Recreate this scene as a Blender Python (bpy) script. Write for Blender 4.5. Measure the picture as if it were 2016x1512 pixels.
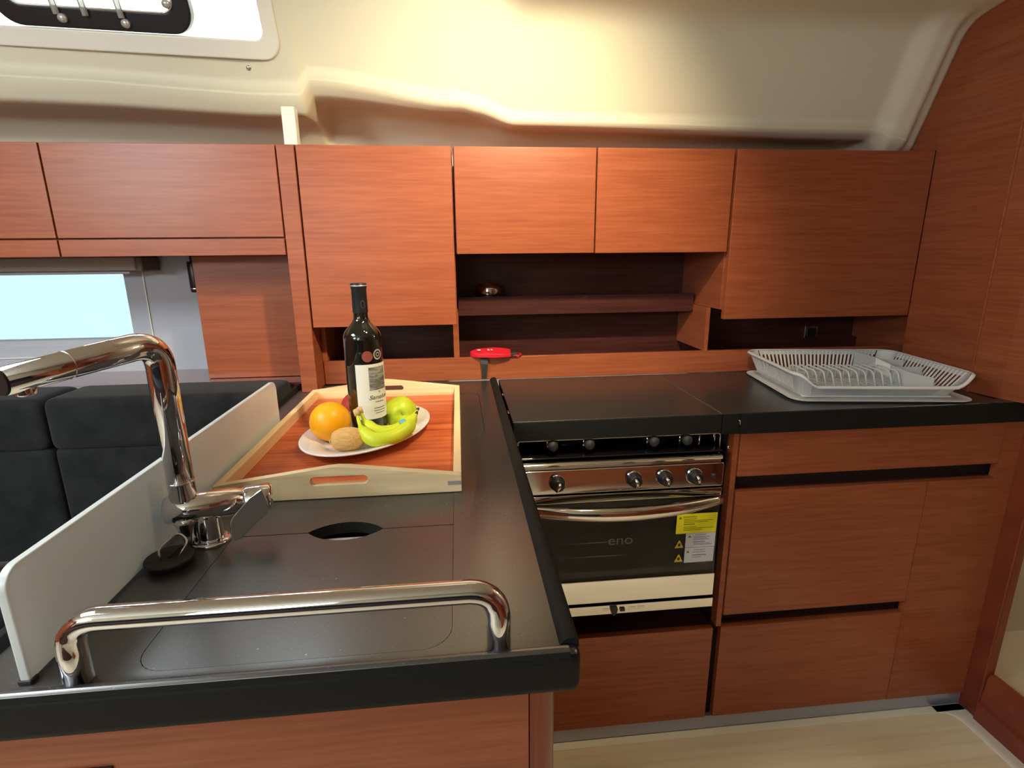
import bpy, bmesh, math, random
from math import pi, sin, cos, radians, sqrt, atan2
from mathutils import Vector, Matrix

random.seed(7)
for o in list(bpy.data.objects):
    bpy.data.objects.remove(o)
S = bpy.context.scene
COL = S.collection

# ------------------------------------------------------------------ camera
F_PX, YAW, PITCH, ROLL = 1043.77, 0.09934, -0.24408, -0.00918
CAM = Vector((0.0, 0.0, 1.3043))
fw = Vector((sin(YAW) * cos(PITCH), cos(YAW) * cos(PITCH), sin(PITCH)))
rt = Vector((cos(YAW), -sin(YAW), 0.0))
up = rt.cross(fw)
c_, s_ = cos(ROLL), sin(ROLL)
r2, u2 = c_ * rt + s_ * up, -s_ * rt + c_ * up
cam_d = bpy.data.cameras.new('camera')
cam_d.sensor_fit = 'HORIZONTAL'
cam_d.sensor_width = 36.0
cam_d.lens = F_PX / 2016.0 * 36.0
cam_d.clip_start = 0.02
cam = bpy.data.objects.new('camera', cam_d)
COL.objects.link(cam)
cam.matrix_world = Matrix(((r2.x, u2.x, -fw.x, CAM.x), (r2.y, u2.y, -fw.y, CAM.y), (r2.z, u2.z, -fw.z, CAM.z), (0, 0, 0, 1)))
S.camera = cam

# ------------------------------------------------------------------ world, lights, exposure
W = bpy.data.worlds.new('sky')
S.world = W
W.use_nodes = True
W.node_tree.nodes['Background'].inputs[0].default_value = (0.84, 0.95, 1.0, 1)
W.node_tree.nodes['Background'].inputs[1].default_value = 8.0

S.view_settings.view_transform = 'Standard'
S.view_settings.look = 'None'
S.view_settings.gamma = 1.0
S.view_settings.exposure = 0.25
S.view_settings.use_curve_mapping = False
S.cycles.use_denoising = True
S.cycles.max_bounces = 10
S.cycles.sample_clamp_indirect = 6.0


def lamp(name, kind, loc, power, color, size=0.1, size_y=None, target=None, spot=None, blend=0.5):
    d = bpy.data.lights.new(name, kind)
    d.energy = power
    d.color = color
    if kind == 'AREA':
        d.shape = 'RECTANGLE' if size_y else 'DISK'
        d.size = size
        if size_y:
            d.size_y = size_y
    else:
        d.shadow_soft_size = size
    if kind == 'SPOT':
        d.spot_size = radians(spot)
        d.spot_blend = blend
    o = bpy.data.objects.new(name, d)
    COL.objects.link(o)
    o.location = loc
    if target is not None:
        o.rotation_euler = (Vector(target) - Vector(loc)).to_track_quat('-Z', 'Y').to_euler()
    return o


# area fills added as hatch and companionway daylight, neither opening built; then far window
lamp('hatch_fill', 'AREA', (-1.25, 0.30, 1.955), 20.0, (0.90, 0.96, 1.0), 0.55, 0.55, (-1.25, 0.30, 0.0))
lamp('companionway_fill', 'AREA', (-0.90, -1.58, 1.55), 6.5, (0.95, 0.98, 1.0), 0.6, 0.7, (-0.60, 0.6, 1.35))
lamp('far_window_daylight', 'AREA', (-2.05, -1.58, 1.78), 31.0, (0.90, 0.96, 1.0), 1.1, 0.26, (-1.2, 0.6, 1.1))
# unseen swivel lamp added to brighten the headliner, then recessed spots
lamp('liner_fill_light', 'SPOT', (0.06, 0.72, 1.885), 6.5, (1.0, 0.92, 0.76), 0.035, None, (-0.22, 1.45, 1.70), 136, 1.0)
lamp('ceiling_spot_light', 'SPOT', (0.28, 0.66, 1.955), 95.0, (1.0, 0.80, 0.50), 0.03, None, (0.12, 1.46, 1.34), 92, 1.0)
lamp('ceiling_spot_light_aft', 'SPOT', (0.72, 0.22, 1.955), 52.0, (1.0, 0.90, 0.72), 0.03, None, (0.72, 0.26, 0.0), 50, 0.7)
lamp('next_cabin_fill', 'POINT', (1.90, 1.00, 1.65), 6.0, (1.0, 0.86, 0.66), 0.08)  # unseen fill added to brighten the room beyond the doorway
pt = lamp('roof_window_portal', 'AREA', (-0.85, 1.50, 1.85), 5.0, (0.9, 0.97, 1.0), 0.8, 0.13, (-0.85, 0.6, 1.5))
pt.data.cycles.is_portal = True
pt = lamp('hull_window_portal', 'AREA', (-1.32, 1.79, 1.14), 5.0, (0.9, 0.97, 1.0), 0.66, 0.22, (-1.32, 0.6, 1.14))
pt.data.cycles.is_portal = True


# ------------------------------------------------------------------ materials
def mat(name, color, rough=0.5, metal=0.0, spec=0.5, coat=0.0, alpha=1.0, trans=0.0, ior=1.45, sheen=0.0, sss=0.0):
    m = bpy.data.materials.new(name)
    m.use_nodes = True
    b = m.node_tree.nodes['Principled BSDF']
    b.inputs['Base Color'].default_value = (*color, 1)
    b.inputs['Roughness'].default_value = rough
    b.inputs['Metallic'].default_value = metal
    b.inputs['Specular IOR Level'].default_value = spec
    b.inputs['Coat Weight'].default_value = coat
    b.inputs['Alpha'].default_value = alpha
    b.inputs['Transmission Weight'].default_value = trans
    b.inputs['IOR'].default_value = ior
    b.inputs['Sheen Weight'].default_value = sheen
    b.inputs['Subsurface Weight'].default_value = sss
    return m


def nodes(m):
    nt = m.node_tree
    return nt, nt.nodes, nt.links, nt.nodes['Principled BSDF']


def coords(nt, scale, rand=True):
    tc = nt.nodes.new('ShaderNodeTexCoord')
    mp = nt.nodes.new('ShaderNodeMapping')
    mp.inputs['Scale'].default_value = scale
    nt.links.new(tc.outputs['Object'], mp.inputs['Vector'])
    if rand:
        oi = nt.nodes.new('ShaderNodeObjectInfo')
        mu = nt.nodes.new('ShaderNodeMath')
        mu.operation = 'MULTIPLY'
        mu.inputs[1].default_value = 37.0
        nt.links.new(oi.outputs['Random'], mu.inputs[0])
        cb = nt.nodes.new('ShaderNodeCombineXYZ')
        for i in range(3):
            nt.links.new(mu.outputs[0], cb.inputs[i])
        nt.links.new(cb.outputs[0], mp.inputs['Location'])
    return mp.outputs['Vector']


def noise(nt, vec, scale, detail=3, rough=0.5, dist=0.0):
    n = nt.nodes.new('ShaderNodeTexNoise')
    n.inputs['Scale'].default_value = scale
    n.inputs['Detail'].default_value = detail
    n.inputs['Roughness'].default_value = rough
    n.inputs['Distortion'].default_value = dist
    nt.links.new(vec, n.inputs['Vector'])
    return n.outputs['Fac']


def ramp(nt, fac, stops):
    r = nt.nodes.new('ShaderNodeValToRGB')
    el = r.color_ramp.elements
    while len(el) > 1:
        el.remove(el[0])
    el[0].position = stops[0][0]
    el[0].color = (*stops[0][1], 1)
    for p, c in stops[1:]:
        e = el.new(p)
        e.color = (*c, 1)
    nt.links.new(fac, r.inputs['Fac'])
    return r.outputs['Color']


def mixf(nt, a, b, w):
    m = nt.nodes.new('ShaderNodeMath')
    m.operation = 'MULTIPLY'
    m.inputs[1].default_value = 1 - w
    nt.links.new(a, m.inputs[0])
    n = nt.nodes.new('ShaderNodeMath')
    n.operation = 'MULTIPLY_ADD'
    n.inputs[1].default_value = w
    nt.links.new(b, n.inputs[0])
    nt.links.new(m.outputs[0], n.inputs[2])
    return n.outputs[0]


def bump(nt, fac, strength, dist, bsdf):
    b = nt.nodes.new('ShaderNodeBump')
    b.inputs['Strength'].default_value = strength
    b.inputs['Distance'].default_value = dist
    nt.links.new(fac, b.inputs['Height'])
    nt.links.new(b.outputs['Normal'], bsdf.inputs['Normal'])


def wood(name, dark, mid, light, axis='z', rough=0.33, freq=1.0, spec=0.5, coat=0.0):
    """Veneer whose grain runs across `axis`."""
    m = mat(name, mid, rough, spec=spec, coat=coat)
    nt, N, L, b = nodes(m)
    hi, lo = 150.0 * freq, 7.0 * freq
    sc = {'z': (lo, lo, hi), 'y': (lo, hi, lo), 'x': (hi, lo, lo)}[axis]
    sc2 = {'z': (1.2, 1.2, 26.0), 'y': (1.2, 26.0, 1.2), 'x': (26.0, 1.2, 1.2)}[axis]
    a = noise(nt, coords(nt, sc), 1.0, 3, 0.55, 0.35)
    c = noise(nt, coords(nt, sc2), 1.0, 2, 0.5, 0.2)
    d = noise(nt, coords(nt, (1.3, 1.3, 1.3)), 1.6, 1, 0.5)
    f = mixf(nt, mixf(nt, a, c, 0.34), d, 0.12)
    col = ramp(nt, f, [(0.36, dark), (0.49, mid), (0.62, light)])
    L.new(col, b.inputs['Base Color'])
    bump(nt, a, 0.06, 0.0006, b)
    return m


MAHO = dict(dark=(0.270, 0.069, 0.0275), mid=(0.322, 0.087, 0.0355), light=(0.372, 0.107, 0.0445))
M = {}
M['wood'] = wood('mahogany_veneer', **MAHO)
M['wood_side'] = wood('mahogany_solid', (0.15, 0.030, 0.013), (0.22, 0.046, 0.019), (0.28, 0.066, 0.027), axis='x', rough=0.3, freq=0.6)
M['wood_tray'] = wood('tray_floor_veneer', (0.30, 0.045, 0.017), (0.50, 0.105, 0.032), (0.62, 0.16, 0.05), axis='y', rough=0.35, freq=0.55)
M['wood_shaded'] = wood('mahogany_shaded', (0.045, 0.013, 0.011), (0.065, 0.019, 0.016), (0.085, 0.025, 0.021), rough=0.34)  # mahogany darkened to paint in the shade of niche and recesses
M['wood_shelf'] = wood('glossy_mahogany_shelf', (0.13, 0.03, 0.022), (0.18, 0.045, 0.035), (0.22, 0.055, 0.04), axis='y', rough=0.12, coat=1.0)
M['pale_wood'] = wood('pale_maple', (0.70, 0.51, 0.27), (0.82, 0.63, 0.35), (0.90, 0.73, 0.45), axis='z', rough=0.5, freq=0.5)
M['floor'] = wood('pale_oak_floor', (0.68, 0.60, 0.41), (0.76, 0.68, 0.49), (0.81, 0.74, 0.55), axis='y', rough=0.3, freq=0.22)
M['cream'] = mat('cream_gelcoat', (0.76, 0.735, 0.575), 0.5, spec=0.35)
M['cream_trim'] = mat('cream_trim', (0.87, 0.86, 0.76), 0.3)
M['white_line'] = mat('white_caulk', (0.86, 0.82, 0.66), 0.4)
M['lining'] = mat('grey_hull_lining', (0.48, 0.51, 0.56), 0.7)
M['kick'] = mat('brushed_kick_strip', (0.42, 0.45, 0.54), 0.32, metal=0.6)
M['bench'] = mat('dark_bench_fabric', (0.03, 0.032, 0.035), 0.8)
M['black'] = mat('black_plastic', (0.012, 0.012, 0.013), 0.35)
M['rubber'] = mat('black_rubber', (0.022, 0.022, 0.021), 0.55)
M['gap_shade'] = mat('recess_shade', (0.018, 0.008, 0.007), 0.7)  # near-black colour stands in for shade inside slots and gaps
M['chrome'] = mat('chrome', (0.72, 0.72, 0.755), 0.045, metal=1.0)
M['steel'] = mat('polished_steel', (0.74, 0.72, 0.70), 0.07, metal=1.0)
M['brushed'] = mat('brushed_steel', (0.62, 0.61, 0.60), 0.25, metal=1.0)
M['white'] = mat('white_porcelain', (0.86, 0.84, 0.82), 0.12, coat=0.3)
M['white_plastic'] = mat('white_plastic', (0.80, 0.80, 0.78), 0.35)
M['glass_dark'] = mat('wine_glass', (0.006, 0.007, 0.005), 0.03, coat=1.0)
M['foil'] = mat('black_foil_capsule', (0.016, 0.018, 0.022), 0.38, spec=0.5)
M['paper'] = mat('label_paper', (0.80, 0.80, 0.73), 0.6)
M['ink'] = mat('grey_ink', (0.10, 0.10, 0.09), 0.7)
M['seal_red'] = mat('bronze_red_seal', (0.28, 0.07, 0.055), 0.4)
M['silver'] = mat('silver_ink', (0.62, 0.62, 0.60), 0.35, metal=0.5)
M['yellow'] = mat('yellow_sticker', (0.88, 0.84, 0.01), 0.45)
M['yellow_dark'] = mat('yellow_triangle', (0.72, 0.56, 0.02), 0.45)
M['sticker'] = mat('white_sticker', (0.66, 0.70, 0.80), 0.45)
M['sticker_ink'] = mat('sticker_ink', (0.16, 0.17, 0.20), 0.6)
M['yellow_ink'] = mat('yellow_sticker_ink', (0.20, 0.18, 0.01), 0.6)
M['brand_grey'] = mat('grey_lettering', (0.11, 0.105, 0.105), 0.4)
M['enamel'] = mat('black_enamel', (0.006, 0.006, 0.007), 0.08, coat=0.5)
M['red'] = mat('red_cloth', (0.62, 0.012, 0.03), 0.45)
M['strap'] = mat('black_strap', (0.03, 0.032, 0.03), 0.6)
M['tag_white'] = mat('white_tag', (0.93, 0.95, 0.92), 0.5)
M['blue_tag'] = mat('blue_fruit_sticker', (0.10, 0.38, 0.62), 0.4)
M['blind'] = mat('beige_blind', (0.36, 0.32, 0.29), 0.7)
M['blind_end'] = mat('brown_end_cap', (0.16, 0.12, 0.10), 0.5)
M['beige'] = mat('beige_panel', (0.55, 0.46, 0.33), 0.6)

# counter top: black laminate with fine pale specks
m = M['counter'] = mat('black_laminate', (0.02, 0.02, 0.02), 0.32, spec=0.9, ior=1.68)
nt, N, L, b = nodes(m)
f1 = noise(nt, coords(nt, (1, 1, 1), False), 420.0, 2, 0.6)
f2 = noise(nt, coords(nt, (1, 1, 1), False), 9.0, 3, 0.6)
vo = N.new('ShaderNodeTexVoronoi')
vo.inputs['Scale'].default_value = 75.0
L.new(coords(nt, (1, 1, 1), False), vo.inputs['Vector'])
sp = N.new('ShaderNodeMath')
sp.operation = 'LESS_THAN'
sp.inputs[1].default_value = 0.075
L.new(vo.outputs['Distance'], sp.inputs[0])
mk = N.new('ShaderNodeMath')
mk.operation = 'GREATER_THAN'
mk.inputs[1].default_value = 0.585
L.new(noise(nt, coords(nt, (1, 1, 1), False), 7.0, 4, 0.7), mk.inputs[0])
dust = N.new('ShaderNodeMath')
dust.operation = 'MULTIPLY'
L.new(sp.outputs[0], dust.inputs[0])
L.new(mk.outputs[0], dust.inputs[1])
mx = N.new('ShaderNodeMix')
mx.data_type = 'RGBA'
L.new(dust.outputs[0], mx.inputs[0])
mx.inputs[7].default_value = (0.30, 0.30, 0.28, 1)
L.new(ramp(nt, f1, [(0.0, (0.022, 0.023, 0.023)), (0.69, (0.032, 0.033, 0.032)), (0.74, (0.25, 0.25, 0.23))]), mx.inputs[6])
L.new(mx.outputs[2], b.inputs['Base Color'])
rr = N.new('ShaderNodeMapRange')
rr.inputs['To Min'].default_value = 0.265
rr.inputs['To Max'].default_value = 0.315
L.new(f2, rr.inputs['Value'])
L.new(rr.outputs[0], b.inputs['Roughness'])
M['counter_shaded'] = mat('black_laminate_shaded', (0.011, 0.012, 0.0115), 0.6, spec=0.2)  # same laminate, darkened and dulled to paint shade on the sides

m = M['cream']
nt, N, L, b = nodes(m)
bump(nt, noise(nt, coords(nt, (1, 1, 1), False), 700.0, 2), 0.15, 0.0004, b)

m = M['fabric'] = mat('charcoal_velvet', (0.020, 0.023, 0.024), 0.9, spec=0.15, sheen=0.10)
nt, N, L, b = nodes(m)
L.new(ramp(nt, noise(nt, coords(nt, (1, 1, 1), False), 14.0, 5, 0.65), [(0.3, (0.007, 0.009, 0.010)), (0.7, (0.019, 0.022, 0.023))]), b.inputs['Base Color'])
bump(nt, noise(nt, coords(nt, (1, 1, 1), False), 260.0, 3), 0.4, 0.002, b)

m = M['orange'] = mat('orange_peel', (1.0, 0.44, 0.004), 0.38, sss=0.05)
nt, N, L, b = nodes(m)
bump(nt, noise(nt, coords(nt, (1, 1, 1), False), 380.0, 2), 0.35, 0.0008, b)
m = M['kiwi'] = mat('kiwi_skin', (0.5, 0.28, 0.09), 0.75)
nt, N, L, b = nodes(m)
L.new(ramp(nt, noise(nt, coords(nt, (60, 500, 500)), 1.0, 3), [(0.3, (0.52, 0.29, 0.085)), (0.7, (0.76, 0.48, 0.18))]), b.inputs['Base Color'])
m = M['banana'] = mat('green_yellow_banana', (0.56, 0.66, 0.02), 0.42)
nt, N, L, b = nodes(m)
L.new(ramp(nt, noise(nt, coords(nt, (1, 1, 1), False), 30.0, 2), [(0.3, (0.50, 0.62, 0.02)), (0.7, (0.64, 0.70, 0.025))]), b.inputs['Base Color'])
M['stem'] = mat('banana_stem', (0.62, 0.42, 0.18), 0.6)
m = M['quince'] = mat('yellow_green_fruit', (0.60, 0.68, 0.03), 0.4)
nt, N, L, b = nodes(m)
L.new(ramp(nt, noise(nt, coords(nt, (1, 1, 1), False), 40.0, 3), [(0.3, (0.42, 0.56, 0.015)), (0.7, (0.58, 0.68, 0.04))]), b.inputs['Base Color'])
M['apple_red'] = mat('red_apple_skin', (0.50, 0.05, 0.04), 0.35)
m = M['label_art'] = mat('engraving', (0.1, 0.1, 0.1), 0.7)
nt, N, L, b = nodes(m)
L.new(ramp(nt, noise(nt, coords(nt, (28, 28, 130), False), 1.0, 5, 0.62, 0.8), [(0.30, (0.06, 0.06, 0.055)), (0.50, (0.17, 0.17, 0.155)), (0.72, (0.50, 0.50, 0.46))]), b.inputs['Base Color'])


def see_through(name, color, clear, rough, gloss=0.15, tint=(1, 1, 1), trl=0.45):
    """Milky or tinted sheet: part clear, part diffuse/translucent, with a sheen."""
    m = bpy.data.materials.new(name)
    m.use_nodes = True
    nt = m.node_tree
    nt.nodes.clear()
    out = nt.nodes.new('ShaderNodeOutputMaterial')
    tr = nt.nodes.new('ShaderNodeBsdfTransparent')
    df = nt.nodes.new('ShaderNodeBsdfDiffuse')
    tl = nt.nodes.new('ShaderNodeBsdfTranslucent')
    gl = nt.nodes.new('ShaderNodeBsdfGlossy')
    tr.inputs[0].default_value = (*tint, 1)
    df.inputs[0].default_value = (*color, 1)
    tl.inputs[0].default_value = (*color, 1)
    gl.inputs['Roughness'].default_value = rough
    m1, m2, m3 = (nt.nodes.new('ShaderNodeMixShader') for _ in range(3))
    m1.inputs[0].default_value = trl
    nt.links.new(df.outputs[0], m1.inputs[1])
    nt.links.new(tl.outputs[0], m1.inputs[2])
    m2.inputs[0].default_value = clear
    nt.links.new(m1.outputs[0], m2.inputs[1])
    nt.links.new(tr.outputs[0], m2.inputs[2])
    fr = nt.nodes.new('ShaderNodeFresnel')
    fr.inputs[0].default_value = 1.0 + gloss * 3
    nt.links.new(fr.outputs[0], m3.inputs[0])
    nt.links.new(m2.outputs[0], m3.inputs[1])
    nt.links.new(gl.outputs[0], m3.inputs[2])
    nt.links.new(m3.outputs[0], out.inputs[0])
    return m


M['frosted'] = see_through('frosted_acrylic', (0.92, 0.99, 0.985), 0.0, 0.25, trl=0.28)
M['rack_plastic'] = see_through('translucent_plastic', (0.93, 1.0, 1.0), 0.34, 0.15, trl=0.15)
M['rack_rib'] = see_through('translucent_plastic_rib', (0.95, 1.0, 1.0), 0.05, 0.12, trl=0.12)
M['pane'] = see_through('window_pane', (0.9, 0.95, 1.0), 0.96, 0.0, 0.12)
M['tinted_pane'] = see_through('tinted_window_pane', (0.9, 0.95, 1.0), 0.97, 0.0, 0.12, (0.305, 0.345, 0.355))
M['oven_glass'] = see_through('dark_oven_glass', (0.003, 0.003, 0.003), 0.72, 0.02, 0.09)


# ------------------------------------------------------------------ mesh helpers
def wloc(o):
    p = Vector((0, 0, 0))
    while o is not None:
        p += o.location
        o = o.parent
    return p


def tag(o, label, cat, group=None):
    o['label'] = label
    o['category'] = cat
    if group:
        o['group'] = group
    return o


def thing(name, label, cat, loc=(0, 0, 0), group=None, rz=0.0):
    o = bpy.data.objects.new(name, None)
    o.empty_display_size = 0.05
    COL.objects.link(o)
    o.location = loc
    o.rotation_euler = (0, 0, rz)
    return tag(o, label, cat, group)


def obj(name, bm, m, parent=None, smooth=False, bevel=0.0, segs=2, local=False, label=None, mats=None):
    """Link bm as one object; world coordinates are made relative to the parent unless local."""
    me = bpy.data.meshes.new(name)
    if m is M['counter']:
        mats = [m, M['counter_shaded']]
        bm.normal_update()
        for f in bm.faces:
            f.material_index = 0 if abs(f.normal.z) > 0.5 else 1  # upright faces take the laminate with shade in its colour
    if parent is not None and not local:
        bmesh.ops.translate(bm, verts=bm.verts, vec=-wloc(parent))
    bmesh.ops.recalc_face_normals(bm, faces=bm.faces)
    bm.to_mesh(me)
    bm.free()
    o = bpy.data.objects.new(name, me)
    for mm in (mats or [m]):
        me.materials.append(mm)
    COL.objects.link(o)
    if parent is not None:
        o.parent = parent
    if smooth:
        for p in me.polygons:
            p.use_smooth = True
    if bevel > 0:
        b = o.modifiers.new('bevel', 'BEVEL')
        b.width = bevel
        b.segments = segs
        b.limit_method = 'ANGLE'
        b.angle_limit = radians(40)
        for p in me.polygons:
            p.use_smooth = True
        w = o.modifiers.new('wn', 'WEIGHTED_NORMAL')
        w.keep_sharp = True
    if label:
        o['label'] = label
    return o


def structure(o):
    o['kind'] = 'structure'
    return o


def NB():
    return bmesh.new()


def box(bm, x0, x1, y0, y1, z0, z1, mi=0):
    vs = [bm.verts.new((x, y, z)) for x in (x0, x1) for y in (y0, y1) for z in (z0, z1)]
    for f in ((0, 1, 3, 2), (4, 6, 7, 5), (0, 4, 5, 1), (2, 3, 7, 6), (0, 2, 6, 4), (1, 5, 7, 3)):
        bm.faces.new([vs[i] for i in f]).material_index = mi
    return bm


def B(*a):
    return box(NB(), *a)


def tube(bm, path, r, n=16, cap=True, sy=1.0):
    """Tube along path; r a number or list; sy squashes the second normal."""
    P = [Vector(p) for p in path]
    R = r if isinstance(r, (list, tuple)) else [r] * len(P)
    t0 = (P[1] - P[0]).normalized()
    a = Vector((0, 0, 1)) if abs(t0.z) < 0.9 else Vector((1, 0, 0))
    nrm = (a - t0 * a.dot(t0)).normalized()
    rings = []
    for i, p in enumerate(P):
        t = (P[min(i + 1, len(P) - 1)] - P[max(i - 1, 0)]).normalized()
        nrm = (nrm - t * nrm.dot(t)).normalized()
        bn = t.cross(nrm)
        rings.append([bm.verts.new(p + R[i] * (cos(2 * pi * k / n) * nrm * sy + sin(2 * pi * k / n) * bn)) for k in range(n)])
    for a_, b_ in zip(rings, rings[1:]):
        for k in range(n):
            bm.faces.new((a_[k], a_[(k + 1) % n], b_[(k + 1) % n], b_[k]))
    if cap:
        bm.faces.new(rings[0][::-1])
        bm.faces.new(rings[-1])
    return bm


def arc_path(pts, rad, n=8):
    """Round the inner corners of a polyline with radius rad."""
    P = [Vector(p) for p in pts]
    out = [P[0]]
    for a, b, c in zip(P, P[1:], P[2:]):
        d1, d2 = (a - b).normalized(), (c - b).normalized()
        h = d1.angle(d2) / 2
        L_ = min(rad / math.tan(h), (a - b).length * 0.49, (c - b).length * 0.49)
        s, e = b + d1 * L_, b + d2 * L_
        for k in range(n + 1):
            u = k / n
            out.append((1 - u) ** 2 * s + 2 * u * (1 - u) * b * 1.0 + u * u * e if False else s.lerp(b, u).lerp(b.lerp(e, u), u))
    out.append(P[-1])
    return out


def lathe(bm, prof, n=32, c=(0, 0, 0), a0=0.0, a1=2 * pi):
    """prof: (r, z) list turned about a vertical axis through c."""
    full = abs(a1 - a0 - 2 * pi) < 1e-6
    k_ = n if full else n + 1
    rings = []
    for r, z in prof:
        rings.append([bm.verts.new((c[0] + r * cos(a0 + (a1 - a0) * k / n), c[1] + r * sin(a0 + (a1 - a0) * k / n), c[2] + z)) for k in range(k_)])
    for a_, b_ in zip(rings, rings[1:]):
        for k in range(n):
            q = (k + 1) % k_
            bm.faces.new((a_[k], a_[q], b_[q], b_[k]))
    if full:
        if prof[0][0] > 1e-5:
            bm.faces.new(rings[0][::-1])
        if prof[-1][0] > 1e-5:
            bm.faces.new(rings[-1])
    return bm


def prism(bm, poly, ax, a0, a1):
    """Extrude a 2D polygon along axis ax ('x': poly=(y,z), 'y': (x,z), 'z': (x,y))."""
    def P(p, a):
        return {'x': (a, p[0], p[1]), 'y': (p[0], a, p[1]), 'z': (p[0], p[1], a)}[ax]
    v0 = [bm.verts.new(P(p, a0)) for p in poly]
    v1 = [bm.verts.new(P(p, a1)) for p in poly]
    bm.faces.new(v0)
    bm.faces.new(v1[::-1])
    for i in range(len(poly)):
        j = (i + 1) % len(poly)
        bm.faces.new((v0[i], v0[j], v1[j], v1[i]))
    return bm


def rrect(x0, x1, y0, y1, r, n=6):
    out = []
    for cx, cy, a in ((x1 - r, y0 + r, -pi / 2), (x1 - r, y1 - r, 0), (x0 + r, y1 - r, pi / 2), (x0 + r, y0 + r, pi)):
        for k in range(n + 1):
            out.append((cx + r * cos(a + k / n * pi / 2), cy + r * sin(a + k / n * pi / 2)))
    return out


def ball(bm, c, rx, ry=None, rz=None, seg=24, rings=16):
    ry = ry or rx
    rz = rz or rx
    g = bmesh.ops.create_uvsphere(bm, u_segments=seg, v_segments=rings, radius=1.0)
    bmesh.ops.transform(bm, matrix=Matrix.Translation(c) @ Matrix.Diagonal((rx, ry, rz, 1)), verts=g['verts'])
    return bm


def cut(o, cutter_bm, bake=False):
    """Boolean difference; the cutter is in world coordinates. bake applies the bevel first."""
    if bake:
        bpy.context.view_layer.update()
        nm_ = bpy.data.meshes.new_from_object(o.evaluated_get(bpy.context.evaluated_depsgraph_get()))
        o.modifiers.clear()
        o.data = nm_
    me = bpy.data.meshes.new('c')
    bmesh.ops.translate(cutter_bm, verts=cutter_bm.verts, vec=-wloc(o))
    bmesh.ops.recalc_face_normals(cutter_bm, faces=cutter_bm.faces)
    cutter_bm.to_mesh(me)
    cutter_bm.free()
    c = bpy.data.objects.new('c', me)
    COL.objects.link(c)
    c.location = wloc(o)
    bpy.context.view_layer.update()
    old = list(o.modifiers)
    saved = [(x.name, x.show_viewport) for x in old]
    for x in old:
        x.show_viewport = False
    md = o.modifiers.new('bool', 'BOOLEAN')
    md.object = c
    md.solver = 'EXACT'
    bpy.context.view_layer.update()
    ev = o.evaluated_get(bpy.context.evaluated_depsgraph_get())
    new = bpy.data.meshes.new_from_object(ev)
    o.modifiers.remove(md)
    o.data = new
    if len(new.materials) > 1:
        for p_ in new.polygons:
            p_.material_index = 0 if p_.normal.z > 0.7 else 1  # sides and cut faces get the painted-in shade
    for x, (n_, v_) in zip(old, saved):
        x.show_viewport = v_
    bpy.data.objects.remove(c)
    bpy.data.meshes.remove(me)
    return o


def text_bm(body, size, ext=0.0003, shear=0.0, wx=1.0):
    cu = bpy.data.curves.new('t', 'FONT')
    cu.body = body
    cu.size = size
    cu.extrude = ext
    cu.align_x = 'CENTER'
    cu.align_y = 'CENTER'
    cu.shear = shear
    to = bpy.data.objects.new('t', cu)
    COL.objects.link(to)
    bpy.context.view_layer.update()
    me = bpy.data.meshes.new_from_object(to.evaluated_get(bpy.context.evaluated_depsgraph_get()))
    bm = NB()
    bm.from_mesh(me)
    bpy.data.objects.remove(to)
    bpy.data.curves.remove(cu)
    bpy.data.meshes.remove(me)
    for v in bm.verts:
        v.co.x *= wx
    return bm


ZC = 0.934          # worktop height
YD = 1.462          # face of the wall cabinets
YR = 1.543          # face of the back rail
YF = 1.147          # face of the base units

# ================================================================== SETTING
# floor
structure(obj('floor', B(-2.9, 3.2, -1.7, 1.9, -0.04, 0.0), M['floor']))
bm = NB()
box(bm, 0.09, 1.43, 1.128, 1.150, 0.0, 0.0022)
structure(obj('trim_1', bm, M['white_line'], bevel=0.0006))
bm = NB()
prism(bm, [(1.385, -0.3), (1.43, -0.3), (1.43, 1.150), (1.34, 1.150), (1.34, 1.128), (1.365, 1.124), (1.380, 1.110), (1.385, 1.095)], 'z', 0.0, 0.0022)
structure(obj('trim_2', bm, M['cream_trim']))

# hull side wall with the low window
wb = structure(obj('wall_back', B(-2.9, 1.60, 1.80, 1.86, -0.02, 1.80), M['lining']))
cut(wb, prism(NB(), rrect(-1.78, -1.012, 1.022, 1.252, 0.012), 'y', 1.7, 1.95))
hl = structure(obj('wall_hull_lining', B(-2.9, -0.60, 1.752, 1.80, 0.93, 1.56), M['lining']))
cut(hl, prism(NB(), rrect(-1.75, -0.985, 1.034, 1.30, 0.006), 'y', 1.7, 1.85))
w2 = obj('window_2', prism(NB(), rrect(-1.75, -0.985, 1.030, 1.262, 0.006), 'y', 1.756, 1.800), M['lining'])
cut(w2, prism(NB(), rrect(-1.73, -1.010, 1.052, 1.255, 0.010), 'y', 1.7, 1.9))
structure(w2)
obj('pane', B(-1.76, -1.0, 1.806, 1.810, 1.03, 1.26), M['tinted_pane'], w2)
structure(obj('trim_3', B(-0.952, -0.949, 1.748, 1.753, 0.93, 1.30), M['cream_trim']))
structure(obj('trim_4', B(-1.95, -0.949, 1.748, 1.753, 0.999, 1.002), M['white_plastic']))

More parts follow.
